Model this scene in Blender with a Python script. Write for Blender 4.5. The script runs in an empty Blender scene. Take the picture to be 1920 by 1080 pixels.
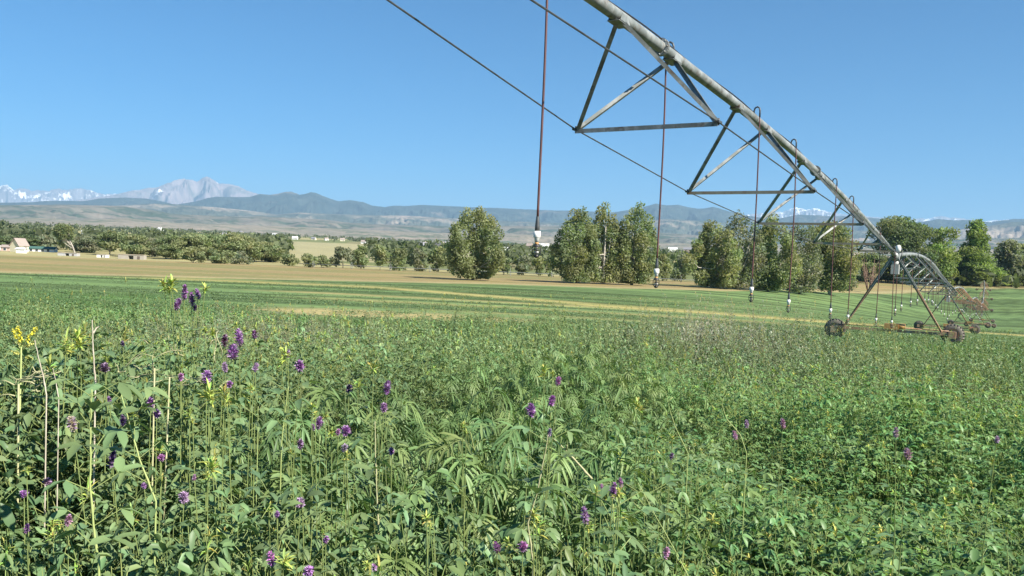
import bpy, math, random
import numpy as np
from mathutils import Vector, Matrix

# ------------------------------------------------------------------ camera, sky, sun, exposure
SC = bpy.context.scene
COL = SC.collection
CZ = 1.5                                   # eye height above the ground at the photographer's feet
F = 1600.418; PIT = math.radians(1.68979); ROL = math.radians(2.26313)
_fw = np.array([0, math.cos(PIT), -math.sin(PIT)]); _r0 = np.array([1.0, 0, 0]); _u0 = np.array([0, math.sin(PIT), math.cos(PIT)])
_r = math.cos(ROL) * _r0 + math.sin(ROL) * _u0; _u = math.cos(ROL) * _u0 - math.sin(ROL) * _r0
cam = bpy.data.objects.new('camera', bpy.data.cameras.new('camera')); COL.objects.link(cam)
cam.matrix_world = Matrix(((_r[0], _u[0], -_fw[0], 0), (_r[1], _u[1], -_fw[1], 0), (_r[2], _u[2], -_fw[2], CZ), (0, 0, 0, 1)))
cam.data.sensor_width = 36; cam.data.lens = F / 1920 * 36; cam.data.clip_start = 0.05; cam.data.clip_end = 120000
SC.camera = cam

SUN_EL = math.radians(40); SUN_AZ = math.radians(128)
W = bpy.data.worlds.new('World'); SC.world = W; W.use_nodes = True
nt = W.node_tree; nt.nodes.clear()
wo = nt.nodes.new('ShaderNodeOutputWorld'); bg = nt.nodes.new('ShaderNodeBackground'); sky = nt.nodes.new('ShaderNodeTexSky')
sky.sky_type = 'NISHITA'; sky.sun_disc = False; sky.sun_elevation = SUN_EL; sky.sun_rotation = SUN_AZ
sky.altitude = 1500; sky.air_density = 1.0; sky.dust_density = 0.0; sky.ozone_density = 1.2
bg.inputs['Strength'].default_value = 0.050
wb = nt.nodes.new('ShaderNodeMix'); wb.data_type = 'RGBA'; wb.blend_type = 'MULTIPLY'; wb.inputs[0].default_value = 1; wb.inputs[7].default_value = (0.05, 0.61, 1.0, 1)   # the camera's cool, saturated rendering of clear blue
nt.links.new(sky.outputs[0], wb.inputs[6]); nt.links.new(wb.outputs[2], bg.inputs[0]); nt.links.new(bg.outputs[0], wo.inputs[0])
sl = bpy.data.lights.new('sun', 'SUN'); sl.energy = 5.0; sl.angle = math.radians(0.5); sl.color = (1.0, 0.93, 0.82)
so = bpy.data.objects.new('sun', sl); COL.objects.link(so)
sd = Vector((math.sin(SUN_AZ) * math.cos(SUN_EL), math.cos(SUN_AZ) * math.cos(SUN_EL), math.sin(SUN_EL)))
so.rotation_euler = sd.to_track_quat('Z', 'Y').to_euler()
SC.view_settings.view_transform = 'Standard'; SC.view_settings.look = 'None'; SC.view_settings.gamma = 1
SC.view_settings.exposure = 1.38
SC.render.engine = 'CYCLES'
cy = SC.cycles
cy.max_bounces = 6; cy.diffuse_bounces = 3; cy.glossy_bounces = 2; cy.transmission_bounces = 4; cy.volume_bounces = 0
cy.transparent_max_bounces = 4; cy.caustics_reflective = False; cy.caustics_refractive = False

# ------------------------------------------------------------------ helpers
rng = np.random.default_rng(7); random.seed(7)

def ray(px, py):
    d = _fw * F + _r * (px - 960) - _u * (py - 540)
    return d / d[1]                        # per metre of forward (y) distance
def at(px, py, Y):
    d = ray(px, py) * Y
    return np.array([d[0], d[1], d[2] + CZ])

def _hash(ix, iy, s):
    h = (ix.astype(np.int64) * 374761393 + iy.astype(np.int64) * 668265263 + s * 1442695041) & 0xffffffff
    h = ((h ^ (h >> 13)) * 1274126177) & 0xffffffff
    return ((h ^ (h >> 16)) & 0xffff) / 65535.0
def vnoise(x, y, s=0):
    x = np.asarray(x, float); y = np.asarray(y, float)
    ix = np.floor(x); iy = np.floor(y); fx = x - ix; fy = y - iy
    fx = fx * fx * (3 - 2 * fx); fy = fy * fy * (3 - 2 * fy)
    a = _hash(ix, iy, s); b = _hash(ix + 1, iy, s); c = _hash(ix, iy + 1, s); d = _hash(ix + 1, iy + 1, s)
    return (a * (1 - fx) + b * fx) * (1 - fy) + (c * (1 - fx) + d * fx) * fy
def fbm(x, y, o=4, s=0):
    t = 0; a = 0.5; n = 0
    for k in range(o):
        t = t + a * vnoise(x * 2 ** k, y * 2 ** k, s + k * 17); n += a; a *= 0.5
    return t / n
def sstep(a, b, x):
    t = np.clip((x - a) / (b - a), 0, 1); return t * t * (3 - 2 * t)

_pq = [0, 2, 10, 20, 40, 60, 85, 330, 450, 600, 1000, 1500, 3000, 5000, 9000, 50000]
_pz = [-1.5, -1.55, -1.85, -2.25, -2.9, -3.5, -4.2, -4.2, -1.5, 2.5, 12, 25, 60, 105, 160, 200]
def H(x, y):
    """ground height"""
    x = np.asarray(x, float); y = np.asarray(y, float)
    q = np.sqrt(0.3 * x * x + np.maximum(y, 0) ** 2)
    z = (np.interp(q * 0.94, _pq, _pz) + np.interp(q, _pq, _pz) + np.interp(q * 1.06, _pq, _pz)) / 3
    pp = (x - 124) * .87 - (y - 225) * .49; sp_ = (x - 124) * .49 + (y - 225) * .87
    z = z - 6.6 * np.exp(-np.where(pp < 0, pp ** 2 / (2 * 23 ** 2), pp ** 2 / (2 * 45 ** 2)) - sp_ ** 2 / (2 * 84 ** 2)) * sstep(28, 66, y)
    z = z + 0.06 * (fbm(x / 3, y / 3, 2, 5) - 0.5) * sstep(3, 8, q) + sstep(600, 1500, q) * 14 * (fbm(x / 500, y / 500, 3, 9) - .5)
    return z + CZ
def h1(x, y): return float(H(np.array([x]), np.array([y]))[0])

def put(o, parent=None):
    COL.objects.link(o)
    if parent is not None: o.parent = parent
    return o
def tag(o, label=None, cat=None, group=None, kind=None):
    if label: o['label'] = label
    if cat: o['category'] = cat
    if group: o['group'] = group
    if kind: o['kind'] = kind
    return o
def empty(name, loc=(0, 0, 0), label=None, cat=None, group=None, rz=0):
    o = bpy.data.objects.new(name, None); COL.objects.link(o); o.location = loc; o.rotation_euler = (0, 0, rz)
    return tag(o, label, cat, group)
def copy_tree(o, parent=None):
    c = o.copy(); COL.objects.link(c); c.parent = parent
    for ch in list(o.children): copy_tree(ch, c)
    return c

class Arr:
    """big mesh gathered as numpy arrays"""
    def __init__(s): s.V = []; s.C = []; s.L = []; s.T = []; s.n = 0
    def add(s, V, L, T, C):
        s.V.append(V); s.C.append(C); s.L.append(L + s.n); s.T.append(T); s.n += len(V)
    def build(s, name, mat, parent=None, smooth=False):
        V = np.concatenate(s.V).astype(np.float32); C = np.concatenate(s.C).astype(np.float32)
        L = np.concatenate(s.L).astype(np.int32); T = np.concatenate(s.T).astype(np.int32)
        me = bpy.data.meshes.new(name)
        me.vertices.add(len(V)); me.vertices.foreach_set('co', V.ravel())
        me.loops.add(len(L)); me.loops.foreach_set('vertex_index', L)
        me.polygons.add(len(T)); st = np.zeros(len(T), np.int32); st[1:] = np.cumsum(T)[:-1]
        me.polygons.foreach_set('loop_start', st); me.polygons.foreach_set('loop_total', T)
        if smooth: me.polygons.foreach_set('use_smooth', np.ones(len(T), bool))
        me.update(calc_edges=True)
        a = me.color_attributes.new('Col', 'FLOAT_COLOR', 'POINT')
        if C.shape[1] == 3: C = np.concatenate([C, np.ones((len(C), 1), np.float32)], 1)
        a.data.foreach_set('color', C.ravel())
        me.materials.append(mat)
        return put(bpy.data.objects.new(name, me), parent)

class Proto:
    """small shape: verts, faces, colours (rgba, alpha = how much light passes)"""
    def __init__(s): s.V = []; s.F = []; s.C = []
    def add(s, V, F, c):
        n = len(s.V); s.V += [tuple(v) for v in V]; s.F += [tuple(i + n for i in f) for f in F]; s.C += [tuple(c)] * len(V)
    def fin(s):
        s.v = np.array(s.V, float); s.c = np.array(s.C, float)
        s.l = np.array([i for f in s.F for i in f]); s.t = np.array([len(f) for f in s.F]); return s
def scatter(arr, P, pos, yaw, tx, ty, sc, jit, scz=None):
    m = len(pos)
    if m == 0: return
    c, s_ = np.cos(yaw), np.sin(yaw)
    v = P.v[None] * sc[:, None, None]
    if scz is not None: v = v * np.stack([np.ones(m), np.ones(m), scz], 1)[:, None, :]
    x = v[..., 0] * c[:, None] - v[..., 1] * s_[:, None]; y = v[..., 0] * s_[:, None] + v[..., 1] * c[:, None]; z = v[..., 2]
    x = x + z * tx[:, None]; y = y + z * ty[:, None]
    V = np.stack([x, y, z], -1) + pos[:, None, :]
    C = np.repeat(P.c[None], m, 0); C[..., :3] = C[..., :3] * jit[:, None, :]
    n = len(P.v)
    L = (P.l[None] + (np.arange(m) * n)[:, None]).ravel()
    arr.add(V.reshape(-1, 3), L, np.tile(P.t, m), C.reshape(-1, 4))

class MB:
    def __init__(s): s.V = []; s.F = []; s.S = []
    def add(s, V, F, smooth=False):
        n = len(s.V); s.V += [tuple(float(q) for q in v) for v in V]; s.F += [tuple(i + n for i in f) for f in F]; s.S += [smooth] * len(F)
    def box(s, c, d, ax=None):
        c = np.array(c, float); A = np.eye(3) if ax is None else np.array(ax, float); h = np.array(d, float) / 2
        V = [c + A[0] * h[0] * i + A[1] * h[1] * j + A[2] * h[2] * k for i in (-1, 1) for j in (-1, 1) for k in (-1, 1)]
        s.add(V, [(0, 1, 3, 2), (4, 6, 7, 5), (0, 4, 5, 1), (2, 3, 7, 6), (0, 2, 6, 4), (1, 5, 7, 3)])
    def tube(s, pts, r, n=8, cap=True, smooth=True):
        pts = [np.array(p, float) for p in pts]; rs = r if hasattr(r, '__len__') else [r] * len(pts)
        V = []; prev = None
        for i, p in enumerate(pts):
            t = pts[min(i + 1, len(pts) - 1)] - pts[max(i - 1, 0)]; t = t / (np.linalg.norm(t) + 1e-12)
            if prev is None:
                a = np.array([0, 0, 1.0]) if abs(t[2]) < 0.9 else np.array([1.0, 0, 0])
                a = np.cross(t, a)
            else: a = prev - t * (prev @ t)
            a = a / (np.linalg.norm(a) + 1e-12); prev = a; b = np.cross(t, a)
            for k in range(n):
                q = 2 * math.pi * k / n; V.append(p + rs[i] * (a * math.cos(q) + b * math.sin(q)))
        Fc = [(i * n + k, i * n + (k + 1) % n, (i + 1) * n + (k + 1) % n, (i + 1) * n + k) for i in range(len(pts) - 1) for k in range(n)]
        if cap: Fc += [tuple(range(n))[::-1], tuple((len(pts) - 1) * n + k for k in range(n))]
        s.add(V, Fc, smooth)
    def bar(s, a, b, w, h, up=(0, 0, 1)):
        a = np.array(a, float); b = np.array(b, float); t = b - a; L = np.linalg.norm(t); t /= L
        x = np.cross(t, np.array(up, float)); x /= np.linalg.norm(x) + 1e-12; z = np.cross(x, t)
        s.box((a + b) / 2, (L, w, h), (t, x, z))
    def angle(s, a, b, w, th=0.006, up=(0, 0, 1)):
        """L-section steel"""
        a = np.array(a, float); b = np.array(b, float); t = b - a; L = np.linalg.norm(t); t /= L
        x = np.cross(t, np.array(up, float)); x /= np.linalg.norm(x) + 1e-12; z = np.cross(x, t); c = (a + b) / 2
        s.box(c, (L, w, th), (t, x, z)); s.box(c + x * (w / 2 - th / 2) - z * (w / 2 + th / 2), (L, th, w), (t, x, z))
    def lathe(s, c, prof, axis=(0, 0, 1), n=20, smooth=True):
        ax = np.array(axis, float); ax /= np.linalg.norm(ax); c = np.array(c, float)
        a = np.cross(ax, [0, 0, 1.0] if abs(ax[2]) < .9 else [1.0, 0, 0]); a /= np.linalg.norm(a); b = np.cross(ax, a)
        V = [c + ax * z + r * (a * math.cos(2 * math.pi * k / n) + b * math.sin(2 * math.pi * k / n)) for r, z in prof for k in range(n)]
        Fc = [(i * n + k, i * n + (k + 1) % n, (i + 1) * n + (k + 1) % n, (i + 1) * n + k) for i in range(len(prof) - 1) for k in range(n)]
        s.add(V, Fc, smooth)
    def build(s, name, mat, parent=None):
        me = bpy.data.meshes.new(name); me.from_pydata(s.V, [], s.F)
        me.polygons.foreach_set('use_smooth', s.S); me.materials.append(mat); me.update()
        return put(bpy.data.objects.new(name, me), parent)

# ------------------------------------------------------------------ materials
def newmat(name):
    m = bpy.data.materials.new(name); m.use_nodes = True; t = m.node_tree; t.nodes.clear()
    out = t.nodes.new('ShaderNodeOutputMaterial'); b = t.nodes.new('ShaderNodeBsdfPrincipled')
    t.links.new(b.outputs[0], out.inputs[0]); return m, t, b, out
def N(t, typ, **k):
    n = t.nodes.new(typ)
    for a, v in k.items():
        if a in n.inputs.keys(): n.inputs[a].default_value = v
        else: setattr(n, a, v)
    return n
def mixc(t, fac, a, b, blend='MIX'):
    m = t.nodes.new('ShaderNodeMix'); m.data_type = 'RGBA'; m.blend_type = blend
    for sock, v in ((m.inputs[0], fac), (m.inputs[6], a), (m.inputs[7], b)):
        if hasattr(v, 'is_output'): t.links.new(v, sock)
        else: sock.default_value = v if not isinstance(v, tuple) else (v + (1,))[:4]
    return m.outputs[2]
def ramp(t, src, a, b):
    r = t.nodes.new('ShaderNodeMapRange'); r.inputs[1].default_value = a; r.inputs[2].default_value = b
    t.links.new(src, r.inputs[0]); return r.outputs[0]
def noise(t, scale, detail=4, vec=None, rough=0.6, coord='Object', sxyz=None):
    tc = t.nodes.new('ShaderNodeTexCoord'); n = t.nodes.new('ShaderNodeTexNoise')
    n.inputs['Scale'].default_value = scale; n.inputs['Detail'].default_value = detail; n.inputs['Roughness'].default_value = rough
    src = tc.outputs[coord] if vec is None else vec
    if sxyz:
        mp = t.nodes.new('ShaderNodeMapping'); mp.inputs['Scale'].default_value = sxyz[:3]
        if len(sxyz) > 3: mp.inputs['Rotation'].default_value = (0, 0, sxyz[3])
        t.links.new(src, mp.inputs[0]); src = mp.outputs[0]
    t.links.new(src, n.inputs['Vector']); return n.outputs[0]
def simple(name, c1, c2=None, scale=3, rough=0.7, metal=0, bump=0, lo=.35, hi=.65, c3=None, s3=20):
    m, t, b, o = newmat(name); b.inputs['Roughness'].default_value = rough; b.inputs['Metallic'].default_value = metal
    if c2 is None: c2 = tuple(v * .75 for v in c1)
    nz = noise(t, scale, 5); c = mixc(t, ramp(t, nz, lo, hi), c1, c2)
    if c3 is not None: c = mixc(t, ramp(t, noise(t, s3, 5), .52, .68), c, c3)
    t.links.new(c, b.inputs['Base Color'])
    if bump:
        bp = N(t, 'ShaderNodeBump', Strength=bump); t.links.new(noise(t, scale * 6, 5), bp.inputs['Height']); t.links.new(bp.outputs[0], b.inputs['Normal'])
    return m

def leafmat(name, trans=0.35, rough=0.55):
    m, t, b, o = newmat(name)
    at_ = N(t, 'ShaderNodeAttribute', attribute_name='Col')
    b.inputs['Roughness'].default_value = rough; b.inputs['Specular IOR Level'].default_value = 0.22
    t.links.new(at_.outputs[0], b.inputs['Base Color'])
    tr = t.nodes.new('ShaderNodeBsdfTranslucent'); t.links.new(mixc(t, 1.0, at_.outputs[0], (1.15, 1.25, 0.55), 'MULTIPLY'), tr.inputs[0])
    mx = t.nodes.new('ShaderNodeMixShader'); mu = N(t, 'ShaderNodeMath', operation='MULTIPLY'); mu.inputs[1].default_value = trans
    t.links.new(at_.outputs['Alpha'], mu.inputs[0]); t.links.new(mu.outputs[0], mx.inputs[0])
    t.links.new(b.outputs[0], mx.inputs[1]); t.links.new(tr.outputs[0], mx.inputs[2]); t.links.new(mx.outputs[0], o.inputs[0])
    return m
M = {}
M['leaf'] = leafmat('crop_leaf', 0.24, .42)
M['tree_leaf'] = leafmat('tree_leaf', 0.45, 0.6)
M['bark'] = simple('bark', (.46, .43, .37), (.28, .25, .21), 1.5, .9)
M['bark_dark'] = simple('bark_dark', (.12, .10, .08), (.06, .05, .04), 1.5, .9)
M['steel'] = simple('galvanised_steel', (.31, .33, .32), (.19, .21, .20), 3.0, .6, .35, 0.12, c3=(.15, .125, .10), s3=7, lo=.42, hi=.58)
M['steel_tan'] = simple('weathered_steel', (.38, .34, .25), (.27, .235, .17), 2.0, .6, .25, 0.05, c3=(.30, .19, .11), s3=4)
M['rust'] = simple('rusted_steel', (.46, .28, .17), (.32, .18, .11), 2.0, .8, .1, 0.1, c3=(.45, .38, .28), s3=3)
M['dark_steel'] = simple('dark_steel', (.10, .11, .11), (.06, .06, .06), 6, .5, .4)
M['hose'] = simple('red_brown_hose', (.12, .05, .045), (.08, .035, .03), 3, .5)
M['black'] = simple('black_plastic', (.02, .02, .022), (.035, .035, .035), 20, .45)
M['white'] = simple('white_plastic', (.75, .75, .70), (.62, .62, .58), 9, .45)
M['orange'] = simple('brass_fitting', (.55, .30, .10), (.40, .22, .08), 30, .5)
M['grey'] = simple('grey_plastic', (.45, .45, .43), (.30, .30, .29), 30, .5)
M['tyre'] = simple('tyre_rubber', (.09, .085, .075), (.17, .15, .12), 4, .85)
M['rim'] = simple('muddy_rim', (.50, .45, .36), (.35, .28, .2), 4, .6, .2)

# ------------------------------------------------------------------ the ground, one sheet to the horizon
def crop_edge(x):      # forward distance at which the uncut crop ends
    return 27.5 + 3.0 * (vnoise(np.asarray(x) / 5.0, np.asarray(x) * 0, 3) - .5)
def field_edge(x):     # forward distance at which the green field ends
    return np.interp(x, [-400, -150, -71, -38, -8, 4, 20, 50, 70, 118, 200, 258, 500], [90, 104, 118, 136, 158, 164, 170, 198, 235, 290, 380, 405, 450])
def X_(x, y): return x / np.maximum(y, 1) * 700 
def ground_colour(x, y):
    n1 = fbm(x / 25, y / 25, 4, 21); n2 = fbm(x / 2.2, y / 2.2, 3, 31); st = fbm(x / 60 + 3, y / 2.5, 4, 41)
    green = np.stack([.088 + .04 * n1, .142 + .04 * n1, .060 + .01 * n1], -1)
    straw = np.array([.42, .35, .16]); brown = np.array([.315, .245, .125]); soil = np.array([.14, .105, .06])
    c = green * (0.62 + 0.95 * sstep(.3, .7, st)[..., None])
    def band(yc, wd, amp, x0=-1e9, x1=1e9, gain=1.0):
        w = np.exp(-((y - yc - 3 * (fbm(x / 22, y * 0, 3, 71) - .5) * 2) / wd) ** 2) * sstep(x0, x0 + 14, x) * (1 - sstep(x1 - 16, x1, x))
        return np.clip(w * amp * (0.55 + 0.9 * fbm(x / 7, y / 1.6, 3, 51)), 0, 1)[..., None]
    slope = -0.12 * x
    w = band(np.interp(x, [-80, -42, -20, 0, 11, 26, 46, 60, 90], [122, 121, 120, 105, 97, 95, 95, 86, 80]), 3.6, 1.2, -60, 400); c = c * (1 - w) + straw * np.array([.95, 1.0, .9]) * w
    w = band(93 + slope * .5, 2.2, .7, -34, 20); c = c * (1 - w) + straw * w
    w = band(80 + slope * .3, 3.6, .95, -26, 45); c = c * (1 - w) + straw * np.array([.75, .85, .8]) * w
    w = band(124 + slope, 2.0, .35, -60, 60); c = c * (1 - w) + straw * np.array([.7, .85, .8]) * w
    w = band(48 - .12 * x, 5.5, 3.2, -18, 5) * (vnoise(x / 2.2, y / 1.1, 61)[..., None] > .25); c = c * (1 - w) + np.array([.42, .35, .17]) * w
    w = band(62 - .1 * x, 3, .5, -12, 22); c = c * (1 - w) + straw * w
    # wheel ruts and mower lines
    for yr in (70, 76, 99, 117, 131, 142):
        w = band(yr + slope * .7, .8, .5, -80, 200); c = c * (1 - w) + np.array([.075, .12, .05]) * w
    # stubble beyond the green field
    e = field_edge(x) + 2.5 * (fbm(x / 6, y * 0, 2, 81) - .5)
    be = (e - y)
    bs = brown[None] * (0.80 + 0.4 * fbm(x / 40, y / 8, 3, 91))[..., None]
    yb = sstep(.45, .6, fbm(x / 70 + 9, y / 9, 3, 95))[..., None]; bs = bs * (1 - yb) + np.array([.24, .22, .10]) * yb
    k = np.exp(-((be + 5) / 4.0) ** 2)[..., None]; bs = bs * (1 - k) + np.array([.36, .31, .17]) * k
    g = sstep(-2, 2, be)[..., None]; c = bs * (1 - g) + c * g
    # grass verge and plain far off
    far = sstep(0, 25, y - np.interp(x, [-200, -100, 0, 60, 100, 150, 300], [275, 290, 292, 300, 330, 440, 520]))[..., None]
    cell = vnoise(x / 160, y / 240, 101)[..., None]
    pl = np.where(cell > .62, np.array([.36, .32, .17]), np.where(cell > .4, np.array([.17, .19, .085]), np.array([.24, .22, .12]))) * (0.8 + .4 * n1[..., None])
    yf = (sstep(-190, -176, X_(x, y)) * (1 - sstep(-98, -84, X_(x, y))) * sstep(395, 420, y) * (1 - sstep(1290, 1340, y)))[..., None]
    pl = pl * (1 - yf) + np.array([.37, .335, .20]) * (.85 + .3 * st[..., None]) * yf
    c = c * (1 - far) + pl * far
    # soil under the uncut crop
    ce = sstep(-1.5, 1.5, crop_edge(x) - y)[..., None]; un = soil * (.6 + .8 * n2[..., None])
    un = un * (1 - sstep(10, 22, y)[..., None]) + green * .8 * sstep(10, 22, y)[..., None]
    return c * (1 - ce) + un * ce

def polar_sheet(name, radii, az, zf, cf, mat):
    Rr, A = np.meshgrid(radii, az, indexing='ij'); X = Rr * np.sin(A); Y = Rr * np.cos(A)
    Z = zf(X, Y); C = cf(X, Y, Z)
    nr, na = Rr.shape; idx = np.arange(nr * na).reshape(nr, na)
    q = np.stack([idx[:-1, :-1], idx[:-1, 1:], idx[1:, 1:], idx[1:, :-1]], -1).reshape(-1)
    a = Arr(); a.add(np.stack([X, Y, Z], -1).reshape(-1, 3), q, np.full(len(q) // 4, 4), C.reshape(-1, C.shape[-1]))
    return a.build(name, mat, smooth=True)
m, t, b, o = newmat('ground'); b.inputs['Roughness'].default_value = 0.95; b.inputs['Specular IOR Level'].default_value = 0.1
at_ = N(t, 'ShaderNodeAttribute', attribute_name='Col')
c = mixc(t, ramp(t, noise(t, 1.3, 8, rough=.75), .32, .68), at_.outputs[0], mixc(t, 1.0, at_.outputs[0], (.55, .6, .5), 'MULTIPLY'))
c = mixc(t, ramp(t, noise(t, 0.22, 5, sxyz=(.25, 1, 1)), .5, .75), c, mixc(t, 1.0, c, (1.25, 1.2, 1.1), 'MULTIPLY'))
t.links.new(c, b.inputs['Base Color']); bp = N(t, 'ShaderNodeBump', Strength=.5, Distance=.08); t.links.new(noise(t, 5, 6), bp.inputs['Height']); t.links.new(bp.outputs[0], b.inputs['Normal'])
M['ground'] = m
radii = np.concatenate([[0.02], np.geomspace(.4, 18, 60), np.geomspace(18.2, 420, 300)[0:], np.geomspace(432, 60000, 130)])
az = np.radians(np.concatenate([np.arange(-180, -46, 6.0), np.arange(-46, 46, .3), np.arange(46, 180.1, 6.0)])); az[-1] = math.pi
tag(polar_sheet('ground', radii, az, H, lambda X, Y, Z: np.concatenate([ground_colour(X, Y), np.ones(X.shape + (1,))], -1), M['ground']), kind='structure')

# ------------------------------------------------------------------ mountains
def az_el(px, py):
    d = ray(px, py); h = math.hypot(d[0], d[1]); return math.atan2(d[0], d[1]), d[2] / h
def mountain(name, crest, dist, w, base, mat, jag=0.0, gul=1.0, freq=60, lo=-38, hi=38, step=.05, nr=50, seed=0, wob=.12):
    ae = sorted(az_el(*p) for p in crest); A0 = np.array([a for a, e in ae]); E0 = np.array([e for a, e in ae])
    azs = np.radians(np.arange(lo, hi, step))
    cz = np.interp(azs, A0, E0) * dist
    cz = cz + jag * dist * 2 * (fbm(azs * 400, azs * 0, 4, seed + 3) - .5)
    ts = np.linspace(-1, 1, nr); Rr = dist * (1 + w * ts)
    R2, A = np.meshgrid(Rr, azs, indexing='ij'); T = np.repeat(ts[:, None], len(azs), 1)
    T2 = np.clip(T, -1, 1); p = np.clip(1 - np.abs(T2) ** 1.15, 0, 1)
    s = R2 * A
    mx = dist * math.radians(76) / freq; XX = R2 * np.sin(A) / mx; YY = R2 * np.cos(A) / mx; wx = 1.2 * (fbm(XX * .7, YY * .7, 3, seed + 50) - .5)
    ga = 1 - np.abs(2 * fbm(XX + wx, YY * .55 + wx, 5, seed) - 1)   # ridged
    g = (ga - .75) * gul * np.clip(p * (1 - p) * 4, 0, 1)
    Z = base + (cz[None] - base) * np.clip(p + g * .8, 0, None) + CZ
    Z = np.where(T2 > .995, base - 50, Z)
    back = np.minimum(Z, base + (cz[None] - base) * p + CZ); Z = np.where(T2 > 0, back, Z)
    nrr, na = R2.shape; idx = np.arange(nrr * na).reshape(nrr, na)
    q = np.stack([idx[:-1, :-1], idx[:-1, 1:], idx[1:, 1:], idx[1:, :-1]], -1).reshape(-1)
    el = (Z - base) / (np.maximum(cz[None] - base, 1)); C = np.stack([el, ga, T2 * .5 + .5, np.ones_like(el)], -1)
    a = Arr(); a.add(np.stack([R2 * np.sin(A), R2 * np.cos(A), Z], -1).reshape(-1, 3), q, np.full(len(q) // 4, 4), C.reshape(-1, 4))
    return tag(a.build(name, mat, smooth=True), kind='structure')
def rockmat(name, rock, rock2, snow=None, thr=(.5, .56), sc=.0012, patch=None, pthr=(.55, .65), psc=.0008, aniso=(1, 1, 1)):
    m, t, b, o = newmat(name); b.inputs['Roughness'].default_value = .95; b.inputs['Specular IOR Level'].default_value = .1
    c = mixc(t, ramp(t, noise(t, sc * 2, 7, rough=.7, sxyz=aniso), .4, .6), rock, rock2)
    if patch: c = mixc(t, ramp(t, noise(t, psc, 6, rough=.65, sxyz=aniso), *pthr), c, patch)
    if snow: c = mixc(t, ramp(t, noise(t, sc, 7, rough=.7), *thr), c, snow)
    t.links.new(c, b.inputs['Base Color']); return m
snowy = [(-60, 344), (0, 348), (14, 345), (25, 355), (45, 352), (60, 357), (80, 355), (92, 358), (100, 354), (130, 354), (150, 352), (170, 356), (190, 363), (215, 362), (240, 364), (300, 370), (700, 400), (1300, 412), (1380, 405), (1400, 402), (1440, 398), (1465, 395), (1485, 390), (1497, 388), (1510, 392), (1530, 390), (1550, 396), (1580, 401), (1640, 406), (1700, 409), (1745, 408), (1765, 404), (1785, 407), (1830, 413), (1880, 412), (1920, 410), (2000, 414)]
longs = [(-60, 420), (120, 380), (180, 369), (210, 365), (240, 358), (262, 355), (280, 351), (296, 350), (310, 343), (322, 340), (330, 337), (338, 335), (345, 333), (352, 335), (360, 337), (368, 341), (372, 340), (380, 333), (388, 329.5), (395, 333), (403, 339), (410, 344), (430, 345), (440, 347), (450, 350), (460, 355), (470, 359), (485, 364), (510, 371), (560, 385), (700, 410), (900, 450)]
blue1 = [(-60, 385), (0, 380), (60, 379), (86, 376), (156, 377), (187, 372), (234, 370), (273, 372), (307, 378), (330, 384), (345, 381), (365, 378), (390, 371), (411, 368), (440, 369.5), (469, 369), (486, 363.5), (505, 365), (521, 363), (535, 359.5), (546, 359), (562, 365), (573, 363), (583, 359.5), (592, 361), (602, 366), (620, 372), (635, 377), (657, 374.5), (680, 378), (697, 385), (722, 388), (738, 385.5), (765, 386), (792, 384), (846, 386.5), (880, 388), (938, 390), (987, 392), (1031, 394), (1075, 395), (1150, 398), (1190, 392), (1215, 385.5), (1229, 381.5), (1250, 385), (1273, 383.5), (1290, 388), (1308, 391), (1322, 390), (1337, 387.5), (1350, 391), (1366, 396), (1400, 404), (1450, 411), (1498, 402), (1543, 404), (1627, 407), (1700, 416), (1731, 415), (1760, 410.5), (1788, 413), (1813, 412), (1840, 415), (1858, 416), (1880, 413), (1900, 410), (1920, 410), (2000, 412)]
blue2 = [(-60, 398), (0, 392), (120, 388), (240, 384), (290, 381), (330, 383), (400, 388), (470, 395), (520, 402), (560, 398), (640, 402), (760, 404), (900, 412), (1050, 418), (1150, 420), (1250, 410), (1330, 414), (1450, 428), (1600, 432), (1720, 432), (1800, 430), (1850, 424), (1900, 416), (1960, 414), (2000, 414)]
mesa = [(-60, 386), (0, 384.5), (50, 384), (130, 383.5), (182, 385), (234, 386), (286, 393), (325, 401), (370, 403), (417, 405), (460, 407), (489, 404.5), (521, 407), (560, 409), (608, 411), (657, 417), (697, 420), (760, 422), (833, 424), (930, 423), (1050, 424), (1150, 432), (1230, 436), (1300, 440), (1440, 446), (1600, 452), (1700, 450), (1800, 448), (1920, 446), (2000, 446)]
mesa2 = [(-60, 412), (0, 410), (60, 408), (150, 412), (240, 409), (330, 418), (420, 420), (520, 424), (620, 428), (720, 432), (800, 436), (900, 438), (1000, 440), (1100, 448), (1250, 455), (1500, 462), (1700, 466), (1920, 468), (2000, 470)]
M['snowrock'] = rockmat('snowy_rock', (.17, .16, .18), (.26, .24, .25), (.90, .90, .92), (.515, .555), .0013)
M['longsrock'] = rockmat('pink_granite', (.30, .25, .25), (.19, .165, .175), (.88, .88, .90), (.635, .66), .0011, (.10, .11, .10), (.5, .62), .0006)
M['forest'] = rockmat('forest_slope', (.022, .038, .036), (.045, .060, .052), None, patch=(.16, .14, .12), pthr=(.60, .72), psc=.0010)
M['forest2'] = rockmat('lower_forest_slope', (.05, .07, .055), (.09, .10, .08), None, patch=(.30, .25, .20), pthr=(.52, .66), psc=.0011, sc=.002)
M['scrub'] = rockmat('scrub_hill', (.185, .165, .135), (.125, .125, .10), None, patch=(.055, .080, .055), pthr=(.46, .56), psc=.0040, sc=.003, aniso=(.5, 1.4, 1))
M['scrub2'] = rockmat('grass_hill', (.25, .215, .17), (.165, .16, .125), None, patch=(.085, .11, .07), pthr=(.50, .60), psc=.006, sc=.004, aniso=(.5, 1.4, 1))
mountain('snowy_mountains', snowy, 36000, .10, 250, M['snowrock'], jag=.0006, freq=160, nr=40, seed=1)
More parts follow.
